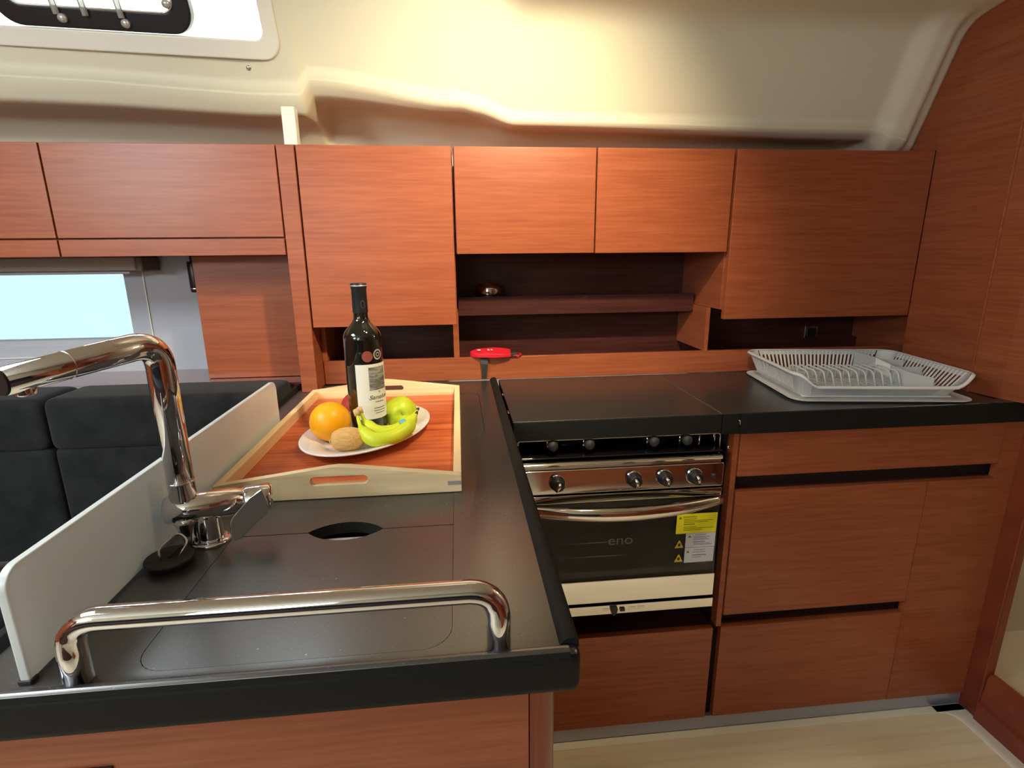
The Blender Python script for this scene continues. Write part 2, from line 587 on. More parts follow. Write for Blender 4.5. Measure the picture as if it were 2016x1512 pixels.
# right-hand bulkhead: upper panel, lower side, doorway
bm = NB()
prism(bm, [(1.34, 1.462), (1.34, 1.24), (1.343, 1.226), (1.352, 1.16), (1.370, 1.106), (1.376, 1.100), (1.460, 1.100), (1.460, 1.90), (1.42, 1.90), (1.42, 1.462)], 'z', ZC, 2.03)
box(bm, 1.34, 1.42, 1.462, 1.81, 1.5685, 2.03)
structure(obj('wall_right', bm, M['wood']))
bm = NB()
box(bm, 1.43, 1.460, 1.100, 1.90, 0.0, ZC)
box(bm, 1.43, 1.460, -1.7, 0.20, 0.0, 2.03)
box(bm, 1.43, 1.460, 0.20, 1.073, 1.90, 2.03)
structure(obj('wall_right_lower', bm, M['wood_side'], bevel=0.004))
tube_bm = tube(NB(), [(1.3405, 1.234, ZC), (1.3405, 1.234, 2.0)], 0.0035, 8)
structure(obj('trim_5', tube_bm, M['wood']))
bm = NB()
prism(bm, [(1.422, 0.0), (1.422, 0.055), (1.432, 0.062), (1.432, 0.092), (1.436, 0.100), (1.436, 0.132), (1.442, 0.147), (1.460, 0.147), (1.460, 0.0)], 'y', 0.20, 1.0995)
structure(obj('door_1_sill', bm, M['wood_side'], bevel=0.002))
structure(obj('wall_beyond', B(2.30, 2.36, -1.7, 1.9, 0.0, 2.03), M['beige']))
structure(obj('wall_beyond_back', B(1.461, 2.30, 1.30, 1.36, 0.0, 2.03), M['beige']))
structure(obj('floor_beyond', B(1.461, 2.30, -1.7, 1.9, 0.0, 0.10), M['beige']))

# left end and the wall behind the viewer
structure(obj('wall_left', B(-2.96, -2.9, -1.7, 1.9, 0.0, 2.1), M['wood']))
wf = structure(obj('wall_front', B(-2.9, 2.36, -1.70, -1.62, 0.0, 0.85), M['wood']))
structure(obj('wall_front_upper', B(-2.9, 2.36, -1.70, -1.62, 0.85, 2.1), M['cream']))


# moulded headliner --------------------------------------------------
def lerp(a, b, t):
    return a + (b - a) * t


def table(x, pts):
    if x <= pts[0][0]:
        return pts[0][1]
    for (x0, v0), (x1, v1) in zip(pts, pts[1:]):
        if x <= x1:
            t = (x - x0) / (x1 - x0)
            t = t * t * (3 - 2 * t)
            return v0 + (v1 - v0) * t
    return pts[-1][1]


def slope_y(z):
    return 1.554 - 0.433 * (z - 1.59)


LIP_TOP = [(-2.9, 1.79), (-1.06, 1.708), (-0.375, 1.678), (-0.345, 1.714), (0.03, 1.672), (0.06, 1.666), (0.17, 1.638), (1.20, 1.626), (1.25, 1.600), (1.34, 1.585)]
LIP_BOT = [(-2.9, 1.745), (-1.06, 1.669), (-0.375, 1.646), (-0.345, 1.690), (0.03, 1.661), (0.06, 1.656), (0.17, 1.632), (1.20, 1.612), (1.25, 1.574), (1.34, 1.569)]
CREASE = [(-2.9, 1.965), (-0.30, 1.965), (0.06, 1.93), (0.20, 1.872), (1.34, 1.867)]
BULGE = [(-2.9, 0.0), (-0.05, 0.0), (0.01, 0.006), (0.10, -0.012), (0.20, -0.012), (1.19, 0.0), (1.255, 0.030), (1.285, 0.033), (1.315, 0.012), (1.34, 0.008)]
NOSE = [(-0.50, 0.0), (-0.375, 0.012), (-0.345, 0.0)]


def liner_profile(x):
    lt, lb, cr = table(x, LIP_TOP), table(x, LIP_BOT), table(x, CREASE)
    bl = table(x, BULGE) + table(x, NOSE)
    pts = [(-1.70, 2.02), (0.30, 2.01), (0.95, 1.985 if cr > 1.9 else 1.962)]
    ce = [(1.22, lerp(1.975, cr + 0.035, 1.0 if cr < 1.94 else 0.0))]
    pts += ce
    a, c = Vector((1.22, ce[0][1])), Vector((slope_y(lt) - bl, lt))
    b_ = Vector((slope_y(cr) - bl, cr))
    p0, p1 = b_ + (a - b_).normalized() * 0.05, b_ + (c - b_).normalized() * 0.04
    for k in range(7):
        u = k / 6
        q = p0.lerp(b_, u).lerp(b_.lerp(p1, u), u)
        pts.append((q.x, q.y))
    # straight rows down to the lip
    for k in range(1, 9):
        q = p1.lerp(c, k / 8 * 0.94)
        pts.append((q.x, q.y))
    # rounded lip and the underside
    d = Vector((slope_y(lt) - bl + 0.030, lb))
    e = Vector((1.66, lb + 0.012))
    q0 = p1.lerp(c, 0.94)
    for k in range(5):
        u = k / 4
        q = Vector(q0).lerp(c, u).lerp(c.lerp(c.lerp(d, 0.30), u), u)
        pts.append((q.x, q.y))
    s0 = c.lerp(d, 0.70)
    e0 = d + Vector((0.02, 0.001))
    for k in range(6):
        u = k / 5
        q = s0.lerp(d, u).lerp(d.lerp(e0, u), u)
        pts.append((q.x, q.y))
    pts += [(e.x, e.y), (1.70, lb + 0.002), (1.735, lb - 0.03), (1.755, 1.60), (1.78, 1.45)]
    return pts


xs = [-2.9, -2.2, -1.7, -1.40, -1.25, -1.05, -0.85, -0.65, -0.50, -0.425]
xs += [-0.415 + 0.0075 * k for k in range(14)]
xs += [-0.28, -0.20, -0.12, -0.05] + [-0.03 + 0.015 * k for k in range(18)]
xs += [0.27, 0.35, 0.5, 0.65, 0.8, 0.95, 1.08, 1.16] + [1.18 + 0.008 * k for k in range(21)]
xs = sorted(set(round(x, 4) for x in xs if x <= 1.341))
bm = NB()
cols = [[bm.verts.new((x, y, z)) for (y, z) in liner_profile(x)] for x in xs]
for ca, cb in zip(cols, cols[1:]):
    for k in range(len(ca) - 1):
        mz = (ca[k].co.z + ca[k + 1].co.z) / 2
        mx = (ca[k].co.x + cb[k].co.x) / 2
        my = (ca[k].co.y + ca[k + 1].co.y) / 2
        if -1.30 < mx < -0.43 and 1.790 < mz < 1.955 and my > 1.38:
            continue
        bm.faces.new((ca[k], ca[k + 1], cb[k + 1], cb[k]))
ceil = structure(obj('ceiling', bm, M['cream'], smooth=True))
sd = ceil.modifiers.new('thick', 'SOLIDIFY')
sd.thickness = 0.004
sd.offset = 1.0
structure(obj('ceiling_outer', B(1.345, 2.36, -1.70, 1.9, 2.03, 2.07), M['cream']))
bm = NB()
box(bm, -2.9, 1.5, 1.83, 1.9, 1.55, 2.06)
structure(obj('wall_back_upper', bm, M['cream']))

# slanting roof window -------------------------------------------------
TH = math.atan(0.433)                      # lean of the coachroof side
WO = Vector((-0.43, slope_y(1.775), 1.775))
UX = Vector((1, 0, -0.030)).normalized()
UZ = Vector((0, -sin(TH), cos(TH)))
UN = UX.cross(UZ).normalized()             # points to the hull / outside
if UN.y < 0:
    UN = -UN


def on_roof(u, v, n=0.0):
    return WO + UX * u + UZ * v + UN * n


def roof_ring(bm, outer, inner, n0, n1):
    k = len(outer)
    A = [[bm.verts.new(on_roof(p[0], p[1], n)) for p in poly] for poly, n in ((outer, n0), (inner, n0), (inner, n1), (outer, n1))]
    for a_, b_ in ((0, 1), (1, 2), (2, 3), (3, 0)):
        for i in range(k):
            j = (i + 1) % k
            bm.faces.new((A[a_][i], A[a_][j], A[b_][j], A[b_][i]))
    return bm


out_p = rrect(-1.20, 0.032, -0.018, 0.190, 0.044, 8)
in_p = rrect(-1.165, -0.002, 0.022, 0.165, 0.022, 8)
w1 = obj('window_1', roof_ring(NB(), out_p, in_p, -0.015, 0.012), M['cream_trim'], bevel=0.004, segs=3)
structure(w1)
bm = NB()
v = [bm.verts.new(on_roof(*p, n)) for n in (0.010, 0.014) for p in ((-1.18, 0.0), (0.01, 0.0), (0.01, 0.18), (-1.18, 0.18))]
for f in ((0, 1, 2, 3), (7, 6, 5, 4), (0, 4, 5, 1), (1, 5, 6, 2), (2, 6, 7, 3), (3, 7, 4, 0)):
    bm.faces.new([v[i] for i in f])
obj('pane', bm, M['pane'], w1)
# opening port set in the fixed pane
port_o = rrect(-0.565, -0.150, 0.024, 0.168, 0.050, 8)
port_i = rrect(-0.530, -0.185, 0.064, 0.150, 0.028, 8)
port = obj('opening_port', roof_ring(NB(), port_o, port_i, -0.016, 0.009), M['black'], w1, bevel=0.004, segs=3, label='black opening port frame')
bm = NB()
pp = rrect(-0.530, -0.185, 0.064, 0.150, 0.028, 8)
tube(bm, [on_roof(p[0], p[1], -0.016) for p in pp + [pp[0]]], 0.0022, 8)
obj('port_seal', bm, M['silver'], port, smooth=True)
for u in (-0.435, -0.375, -0.300):
    bm = NB()
    tube(bm, [on_roof(u, 0.050, -0.020), on_roof(u, 0.16, -0.020)], 0.0065, 10)
    obj('port_bar', bm, M['rack_plastic'], port, smooth=True)
for u, v_ in ((-0.427, 0.043), (-0.296, 0.040), (-0.196, 0.082)):
    bm = NB()
    tube(bm, [on_roof(u, v_, -0.014), on_roof(u, v_, -0.024)], [0.010, 0.008], 16)
    obj('port_screw', bm, M['silver'], port, smooth=True)

# ================================================================== WALL CABINETS


def wall_unit(name, label, x0, x1, z0, z1, cat='cabinet', group=None, body_z0=None, yb=1.80, bx0=None, bx1=None):
    t = thing(name, label, cat, ((x0 + x1) / 2, 1.6, z0), group)
    obj('body', B(bx0 if bx0 is not None else x0 - 0.002, bx1 if bx1 is not None else x1 + 0.002, YD + 0.020, yb - 0.002, body_z0 if body_z0 else z0 + 0.003, z1 - 0.002), M['wood'], t)
    obj('door', B(x0, x1, YD, YD + 0.018, z0, z1), M['wood'], t, bevel=0.0012)
    return t


t = wall_unit('wall_cabinet', 'tall left wall cabinet with orange lit mahogany door behind the wine bottle', -0.388, -0.0055, 1.112, 1.567, body_z0=1.137)
t = wall_unit('wall_cabinet', 'short mahogany wall cabinet above the shelf, the one nearer the wine bottle', 0.0015, 0.3735, 1.300, 1.567)
t = wall_unit('wall_cabinet', 'short mahogany wall cabinet above the shelf, next to the big right cabinet', 0.3775, 0.7535, 1.299, 1.567)
t = wall_unit('wall_cabinet', 'wide tall wall cabinet with darker mahogany door above the dish rack', 0.762, 1.338, 1.110, 1.567, body_z0=1.137, bx0=0.757)

# saloon lockers over the settee
t = thing('saloon_locker', 'mahogany overhead locker with long door directly above the roller blind end', 'cabinet', (-0.70, 1.6, 1.302))
obj('body', B(-0.978, -0.437, YD + 0.020, 1.745, 1.304, 1.565), M['wood'], t)
obj('door', B(-0.9765, -0.4385, YD, YD + 0.018, 1.347, 1.567), M['wood'], t, bevel=0.0012)
obj('valance', B(-0.9765, -0.4385, YD, YD + 0.018, 1.302, 1.343), M['wood'], t, bevel=0.0012)
t = thing('saloon_locker', 'mahogany overhead locker cut by the left edge of the picture', 'cabinet', (-1.3, 1.6, 1.302))
obj('body', B(-1.62, -0.982, YD + 0.020, 1.745, 1.304, 1.565), M['wood'], t)
obj('door', B(-1.62, -0.9805, YD, YD + 0.018, 1.347, 1.567), M['wood'], t, bevel=0.0012)
obj('valance', B(-1.62, -0.9805, YD, YD + 0.018, 1.302, 1.343), M['wood'], t, bevel=0.0012)

tag(obj('partition_post', B(-0.4350, -0.3925, YD, 1.752, 0.934, 1.567), M['wood'], bevel=0.0015), 'narrow upright mahogany partition between the saloon lockers and the galley cabinets', 'partition')
tag(obj('locker_panel', B(-0.735, -0.437, 1.600, 1.622, 0.951, 1.301), M['wood'], bevel=0.0015), 'square mahogany panel behind the settee, right of the hull window', 'panel')
tag(obj('cream_bracket', B(-0.416, -0.384, 1.470, 1.500, 1.5675, 1.655), M['cream_trim'], bevel=0.002), 'short cream upright block between cabinet tops and headliner', 'bracket')

# open niche with ledge
t = thing('open_shelf_unit', 'dark open mahogany niche with fiddle ledge under the short wall cabinets', 'shelf', (0.37, 1.65, ZC))
obj('back_panel', B(-0.39, 1.418, 1.752, 1.770, 0.936, 1.30), M['wood_shaded'], t)
obj('rail', B(-0.391, 1.418, YR, 1.558, ZC + 0.0005, 1.003), M['wood'], t, bevel=0.002, label='long rail along the back of the worktop')
obj('divider', B(-0.3915, -0.378, YR + 0.001, 1.751, 1.0035, 1.136), M['wood'], t)
obj('divider', B(-0.0165, -0.0005, YR + 0.001, 1.751, 1.0035, 1.136), M['wood'], t)
obj('divider', B(0.748, 0.7605, YR + 0.001, 1.751, 1.0035, 1.136), M['wood'], t)
obj('divider', B(1.398, 1.4175, 1.50, 1.751, 1.0035, 1.136), M['wood'], t)
obj('fiddle_rail', B(0.0005, 0.7475, 1.637, 1.652, 1.115, 1.1725), M['wood_shaded'], t, bevel=0.0015)
obj('ledge', B(0.0005, 0.7475, 1.652, 1.751, 1.128, 1.140), M['wood_shaded'], t)

# steel bowl on the ledge
bm = NB()
lathe(bm, [(0.020, 0.0), (0.034, 0.008), (0.041, 0.028), (0.042, 0.046), (0.040, 0.058), (0.036, 0.066), (0.034, 0.066), (0.037, 0.056), (0.038, 0.045), (0.032, 0.012), (0.0, 0.004)], 32, (0.098, 1.700, 1.141))
tag(obj('steel_bowl', bm, M['chrome'], smooth=True), 'small dark shiny bowl standing on the niche ledge', 'bowl')

# socket under the right cabinet
t = thing('wall_socket', 'small grey square wall socket in the dark niche behind the dish rack', 'socket', (1.235, 1.75, 1.02))
obj('plate', B(1.213, 1.262, 1.744, 1.7515, 1.000, 1.042), M['brushed'], t, bevel=0.002)
obj('insert', B(1.222, 1.253, 1.741, 1.7445, 1.008, 1.035), M['black'], t)

# ================================================================== SALOON SIDE (left)
tag(obj('hull_shelf', B(-2.0, -0.437, 1.528, 1.7515, 0.930, 0.950), M['wood_shelf'], bevel=0.002), 'glossy mahogany shelf between settee back and hull window', 'shelf')

t = thing('roller_blind', 'beige roller blind cassette rolled up above the hull window', 'blind', (-1.4, 1.70, 1.256))
obj('cassette', B(-1.95, -0.915, 1.655, 1.745, 1.262, 1.3015), M['blind'], t, bevel=0.006, segs=3)
obj('end_cap', B(-0.914, -0.894, 1.652, 1.747, 1.258, 1.3015), M['blind_end'], t, bevel=0.006, segs=3)
obj('bottom_rail', B(-1.95, -0.950, 1.685, 1.715, 1.252, 1.2615), M['lining'], t, bevel=0.003)

LX, LY = -0.762, 1.665
t = thing('reading_lamp', 'black cylindrical reading lamp hanging under the saloon locker', 'lamp', (LX, LY, 1.21))
bm = lathe(NB(), [(0.0, 0.004), (0.015, 0.0), (0.0165, 0.006), (0.0165, 0.084), (0.015, 0.088), (0.0, 0.088)], 24, (LX, LY, 1.198))
obj('lamp_head', bm, M['black'], t, smooth=True)
bm = lathe(NB(), [(0.0167, 0.0), (0.0172, 0.001), (0.0172, 0.004), (0.0167, 0.005)], 24, (LX, LY, 1.206))
obj('chrome_ring', bm, M['chrome'], t, smooth=True)
obj('stem', tube(NB(), [(LX, LY, 1.286), (LX, LY, 1.3035)], 0.008, 12), M['black'], t, smooth=True)


def cushion(bm, x0, x1, y0, y1, z0, z1, r=0.03, n=5):
    """Puffy block with generous rounding."""
    tmp = NB()
    box(tmp, x0, x1, y0, y1, z0, z1)
    bmesh.ops.bevel(tmp, geom=tmp.edges[:], offset=r, segments=n, profile=0.62, affect='EDGES')
    me = bpy.data.meshes.new('c')
    tmp.to_mesh(me)
    tmp.free()
    bm.from_mesh(me)
    bpy.data.meshes.remove(me)
    return bm


t = thing('settee', 'charcoal velvet L-shaped saloon settee behind the frosted splash screen', 'settee', (-1.0, 1.2, 0.0))
obj('base', B(-1.9, -0.500, 0.90, 1.52, 0.0, 0.40), M['wood'], t)
for x0, x1 in ((-1.030, -0.478), (-1.600, -1.036), (-1.90, -1.606)):
    bm = NB()
    cushion(bm, x0, x1, 1.362, 1.526, 0.828, 0.962, 0.026)
    cushion(bm, x0, x1, 1.368, 1.524, 0.520, 0.834, 0.022)
    obj('back_cushion', bm, M['fabric'], t, smooth=True)
for x0, x1 in ((-1.030, -0.500), (-1.60, -1.036)):
    obj('seat_cushion', cushion(NB(), x0, x1, 0.86, 1.365, 0.402, 0.515, 0.03), M['fabric'], t, smooth=True)

# unseen dark bench behind the viewer, added to darken the chrome reflections
t = thing('reflected_bench', 'unseen dark upholstered bench, added for the chrome to mirror', 'bench', (-0.9, -1.2, 0.0))
obj('base', B(-2.3, 0.35, -1.60, -0.85, 0.0, 0.40), M['wood_shaded'], t)
obj('seat_cushion', cushion(NB(), -2.3, 0.35, -1.50, -0.82, 0.402, 0.52, 0.03), M['bench'], t, smooth=True)
obj('back_cushion', cushion(NB(), -2.3, 0.35, -1.60, -1.46, 0.50, 1.10, 0.03), M['bench'], t, smooth=True)

t = thing('navigation_cabinet', 'mahogany cabinet across the aisle, mirrored in the stove front', 'cabinet', (0.9, -1.1, 0.0))
obj('body', B(0.42, 1.42, -1.60, -0.452, 0.0, 0.90), M['wood'], t)
obj('top', B(0.41, 1.425, -1.61, -0.44, 0.901, 0.925), M['wood'], t, bevel=0.004)
obj('door', B(0.45, 0.92, -0.450, -0.435, 0.05, 0.86), M['wood'], t, bevel=0.001)
obj('door', B(0.93, 1.40, -0.450, -0.435, 0.05, 0.86), M['wood'], t, bevel=0.001)

# ================================================================== ISLAND
t = thing('kitchen_island', 'mahogany island cabinet under the black worktop in the foreground', 'cabinet', (-0.17, 0.9, 0.0))
bm = NB()
box(bm, -0.440, 0.0565, 0.4405, 1.52, 0.0, 0.785)
box(bm, -0.440, 0.0565, 0.71, 1.52, 0.785, 0.885)
obj('body', bm, M['wood'], t)
obj('front_panel', B(-0.440, 0.0570, 0.4305, 0.4402, 0.02, 0.8855), M['wood'], t, bevel=0.001)
bm = NB()
prism(bm, [(0.0578, 0.4300)] + [(0.067 + 0.018 * cos(a), 0.448 + 0.018 * sin(a)) for a in [(-pi / 2) + k * pi / 2 / 8 for k in range(9)]] + [(0.085, 0.50), (0.0578, 0.50)], 'z', 0.0, 0.8855)
obj('corner_post', bm, M['wood_side'], t, smooth=False, label='rounded solid mahogany corner post')
obj('side_panel', B(0.0575, 0.085, 0.5005, 1.125, 0.0, 0.8855), M['wood'], t)
obj('vent_slot', B(-0.38, -0.335, 0.4285, 0.4306, 0.830, 0.8425), M['gap_shade'], t)

# worktop
t = thing('island_worktop', 'black laminate island worktop with raised edge carrying tap and tray', 'worktop', (-0.18, 0.9, 0.886))
bm = B(-0.470, 0.107, 0.4185, 1.5425, 0.886, ZC)
slab = obj('slab', bm, M['counter'], t, bevel=0.011, segs=4)
LID1 = (-0.312, -0.017, 0.440, 0.679)
LID2 = (-0.312, -0.017, 0.6805, 0.960)
LIDF = (-0.250, 0.047, 1.050, 1.392)
g = 0.0005
cut(slab, prism(NB(), rrect(LID1[0] - g, LID1[1] + g, LID1[2] - g, LID2[3] + g, 0.030), 'z', 0.80, 1.0), True)
cut(slab, prism(NB(), rrect(LIDF[0] - g, LIDF[1] + g, LIDF[2] - g, LIDF[3] + g, 0.026), 'z', 0.914, 1.0))


def lens(cx, cy, a, h, n=14):
    """Almond outline of half-length a and half-width h."""
    R = (a * a + h * h) / (2 * h)
    w = math.asin(a / R)
    up_ = [(cx + R * sin(-w + 2 * w * k / n), cy + h - R + R * cos(-w + 2 * w * k / n)) for k in range(n + 1)]
    dn = [(cx + R * sin(w - 2 * w * k / n), cy - h + R - R * cos(w - 2 * w * k / n)) for k in range(1, n)]
    return up_ + dn


def half_rr(x0, x1, y0, y1, r, near):
    p = rrect(x0, x1, y0, y1, r, 7)
    q = []
    for (x, y) in p:
        if near and y > (y0 + y1) / 2:
            x, y = (x0 if x < (x0 + x1) / 2 else x1), y1
        if not near and y < (y0 + y1) / 2:
            x, y = (x0 if x < (x0 + x1) / 2 else x1), y0
        if not q or (abs(q[-1][0] - x) + abs(q[-1][1] - y)) > 1e-7:
            q.append((x, y))
    if abs(q[0][0] - q[-1][0]) + abs(q[0][1] - q[-1][1]) < 1e-7:
        q.pop()
    return q


l1 = obj('sink_lid', prism(NB(), half_rr(*LID1, 0.030, True), 'z', 0.917, ZC - 0.0002), M['counter'], t)
cut(l1, prism(NB(), lens(-0.164, 0.680, 0.051, 0.0245), 'z', 0.90, 0.95))
l2 = obj('sink_lid', prism(NB(), half_rr(*LID2, 0.030, False), 'z', 0.917, ZC - 0.0002), M['counter'], t)
cut(l2, prism(NB(), lens(-0.164, 0.680, 0.051, 0.0245), 'z', 0.90, 0.95))
obj('fridge_lid', prism(NB(), rrect(*LIDF, 0.026), 'z', 0.9145, ZC - 0.0002), M['counter'], t, bevel=0.0006, segs=1)
bm = NB()
prism(bm, [(0.0865, ZC - 0.0005), (0.091, ZC + 0.0055), (0.095, ZC + 0.0075), (0.102, ZC + 0.0075), (0.1062, ZC + 0.0045), (0.1065, ZC - 0.004), (0.0865, ZC - 0.004)], 'y', 0.431, 1.542)
obj('raised_edge', bm, M['counter_shaded'], t, bevel=0.001)
bm = NB()
prism(bm, [(0.430, ZC - 0.0005), (0.427, ZC + 0.0035), (0.4225, ZC + 0.004), (0.4192, ZC + 0.0015), (0.4192, ZC - 0.006), (0.430, ZC - 0.006)], 'x', -0.460, 0.0955)
obj('raised_edge', bm, M['counter'], t, bevel=0.001)
bm = NB()
prism(bm, [(-0.469, ZC - 0.004), (-0.469, ZC + 0.006), (-0.464, ZC + 0.010), (-0.455, ZC + 0.010), (-0.448, ZC - 0.0005), (-0.448, ZC - 0.004)], 'y', 0.431, 1.542)
obj('raised_edge', bm, M['counter_shaded'], t, bevel=0.001)

# sink under the lids
bm = NB()
for a in (-0.312, -0.022):
    pass
pr = [(-0.300, 0.452), (-0.030, 0.452), (-0.030, 0.692), (-0.300, 0.692)]
box(bm, -0.305, -0.025, 0.446, 0.458, 0.80, 0.9135)
box(bm, -0.305, -0.025, 0.672, 0.700, 0.80, 0.9135)
box(bm, -0.305, -0.293, 0.458, 0.672, 0.80, 0.9135)
box(bm, -0.037, -0.025, 0.458, 0.672, 0.80, 0.9135)
box(bm, -0.305, -0.025, 0.446, 0.700, 0.790, 0.80)
tag(obj('sink', bm, M['white'], bevel=0.003), 'white sink just visible through the almond shaped finger hole', 'sink')

# frosted splash screen
t = thing('splash_screen', 'frosted white splash screen standing along the left side of the worktop', 'screen', (-0.394, 0.78, ZC))
bm = NB()
poly = rrect(0.436, 1.136, 0.9365, 1.0455, 0.020, 8)
prism(bm, [(y, z) for (y, z) in poly if not (z < 0.99)] + [(0.436, 0.9365), (1.136, 0.9365)], 'x', -0.3985, -0.3900)
obj('panel', bm, M['frosted'], t, bevel=0.0015)
bm = NB()
box(bm, -0.4000, -0.3885, 0.4345, 0.444, ZC + 0.0002, 0.9385)
obj('foot', bm, M['rubber'], t, bevel=0.001)
obj('foot', B(-0.4015, -0.3870, 1.120, 1.136, ZC + 0.0002, 0.9400), M['rubber'], t, bevel=0.001)

# grab rail on the front edge
t = thing('grab_rail', 'chrome grab rail bent over the front edge of the island worktop', 'handrail', (-0.16, 0.433, ZC))
path = arc_path([(-0.350, 0.436, ZC + 0.0004), (-0.350, 0.436, 0.9965), (0.0285, 0.436, 0.9965), (0.0285, 0.436, ZC + 0.0004)], 0.052, 14)
rad = [0.0116 if (p.z < 0.985) else 0.0111 for p in path]
obj('rail', tube(NB(), path, rad, 28), M['chrome'], t, smooth=True)

# mixer tap
t = thing('mixer_tap', 'chrome single lever mixer tap with long spout in front of the splash screen', 'tap', (-0.337, 0.674, ZC))
ax = Vector((cos(radians(13)), sin(radians(13)), 0))
bc = Vector((-0.337, 0.674, 0.986))
obj('base_ring', lathe(NB(), [(0.0235, 0.0002), (0.0235, 0.003), (0.021, 0.0045), (0.0185, 0.005), (0.0, 0.005)], 32, (-0.337, 0.674, ZC)), M['chrome'], t, smooth=True)
obj('stem', lathe(NB(), [(0.0170, 0.005), (0.0165, 0.010), (0.0162, 0.034), (0.0155, 0.040), (0.014, 0.046)], 32, (-0.337, 0.674, ZC)), M['chrome'], t, smooth=True)
L0, L1 = bc - ax * 0.044, bc + ax * 0.046
bm = tube(NB(), [L0 - ax * 0.0045, L0 - ax * 0.003, L0, L1], [0.012, 0.0165, 0.0185, 0.0185], 36)
obj('body', bm, M['chrome'], t, smooth=True)
bm = tube(NB(), [L1 + ax * 0.0012, L1 + ax * 0.003, L1 + ax * 0.030, L1 + ax * 0.034], [0.0175, 0.0182, 0.0182, 0.015], 36)
lev = obj('lever_cap', bm, M['chrome'], t, smooth=True)
# flat lever blade hanging from the cap
pl = [(-0.278, 0.9985), (-0.262, 1.0085), (-0.2570, 0.990), (-0.2575, 0.974), (-0.263, 0.970), (-0.272, 0.963), (-0.293, 0.9435), (-0.300, 0.9415), (-0.305, 0.946), (-0.304, 0.968), (-0.300, 0.975)]
bm = prism(NB(), pl, 'y', 0.6625, 0.6665)
bmesh.ops.rotate(bm, verts=bm.verts, cent=(-0.270, 0.6645, 0.99), matrix=Matrix.Rotation(radians(14), 3, 'Z'))
obj('lever', bm, M['chrome'], t, bevel=0.0014, segs=3)
# riser and spout
cp = bc - ax * 0.0245
tip = Vector((-0.422, 0.520, 1.192))
el = Vector((cp.x, cp.y, 1.204))
path = arc_path([(cp.x, cp.y, 1.000), el, tip], 0.030, 14)
rad = []
for i, p in enumerate(path):
    d = max(0.0, (Vector((p.x, p.y)) - Vector((cp.x, cp.y))).length)
    rad.append(0.0158 - 0.018 * max(0, d - 0.03))
obj('spout', tube(NB(), path, rad, 36), M['chrome'], t, smooth=True)
obj('collar', lathe(NB(), [(0.0158, 0.0), (0.0163, 0.0006), (0.0163, 0.0022), (0.0158, 0.0028)], 32, (cp.x, cp.y, 1.022)), M['chrome'], t, smooth=True)
obj('lower_neck', tube(NB(), [(cp.x, cp.y, 0.975), (cp.x, cp.y, 0.966), (cp.x + 0.001, cp.y, 0.955), (cp.x + 0.002, cp.y, 0.9345)], [0.0175, 0.0155, 0.0115, 0.0085], 28), M['chrome'], t, smooth=True)
dv = (tip - el).normalized()
obj('spout_face', tube(NB(), [tip - dv * 0.0005, tip + dv * 0.0022], [rad[-1] * 0.985, rad[-1] * 0.93], 32), M['black'], t, smooth=False, label='dark oval spout end')
sc = tip - dv * 0.058
obj('pull_out_seam', tube(NB(), [sc, sc + dv * 0.0008], 0.01505, 32), M['brushed'], t, smooth=True)
ap = tip - dv * 0.018
obj('aerator', lathe(NB(), [(0.0078, -0.0185), (0.0085, -0.017), (0.0085, -0.006), (0.0078, -0.005)], 24, (ap.x, ap.y, ap.z)), M['chrome'], t, smooth=True)

# sink plug lying by the tap
t = thing('sink_plug', 'black rubber sink plug with wire bail lying beside the tap base', 'plug', (-0.366, 0.622, ZC))
obj('disc', lathe(NB(), [(0.0, 0.0003), (0.0225, 0.0003), (0.0225, 0.006), (0.0265, 0.0075), (0.0270, 0.010), (0.0260, 0.0118), (0.010, 0.0105), (0.0, 0.0115)], 36, (-0.363, 0.620, ZC)), M['rubber'], t, smooth=True)
obj('bail', tube(NB(), arc_path([(-0.368, 0.612, 0.944), (-0.372, 0.616, 0.958), (-0.358, 0.640, 0.968), (-0.345, 0.634, 0.958), (-0.352, 0.620, 0.944)], 0.010, 5), 0.0014, 8), M['brushed'], t, smooth=True)
obj('cord', tube(NB(), arc_path([(-0.362, 0.618, 0.9455), (-0.356, 0.630, 0.952), (-0.356, 0.640, 0.948), (-0.366, 0.646, 0.9375), (-0.378, 0.640, 0.9375)], 0.012, 6), 0.0022, 8), M['rubber'], t, smooth=True)

# ================================================================== TRAY, PLATE, FRUIT, BOTTLE
TX0, TX1, TY0, TY1 = -0.3805, -0.0035, 0.783, 1.370
TZ = ZC + 0.0006
t = thing('serving_tray', 'pale wood serving tray with reddish floor and cut-out handles on the worktop', 'tray', ((TX0 + TX1) / 2, (TY0 + TY1) / 2, TZ))
obj('floor', B(TX0 + 0.010, TX1 - 0.010, TY0 + 0.010, TY1 - 0.010, TZ, TZ + 0.007), M['wood_tray'], t, label='reddish striped tray bottom')
EH, PH = 0.0285, 0.0520
for x0, x1 in ((TX0, TX0 + 0.013), (TX1 - 0.013, TX1)):
    obj('side', B(x0, x1, TY0 + 0.0131, TY1 - 0.0131, TZ, TZ + EH), M['pale_wood'], t, bevel=0.001)
XM = (TX0 + TX1) / 2
for y0, y1 in ((TY0, TY0 + 0.013), (TY1 - 0.013, TY1)):
    bm = prism(NB(), [(TX0, TZ), (TX1, TZ), (TX1, TZ + EH), (XM + 0.015, TZ + PH - 0.001), (XM, TZ + PH), (XM - 0.015, TZ + PH - 0.001), (TX0, TZ + EH)], 'y', y0, y1)
    e = obj('end', bm, M['pale_wood'], t, bevel=0.001)
    cut(e, prism(NB(), rrect(XM - 0.0435, XM + 0.0435, TZ + 0.022, TZ + 0.036, 0.0068), 'y', y0 - 0.02, y1 + 0.02))
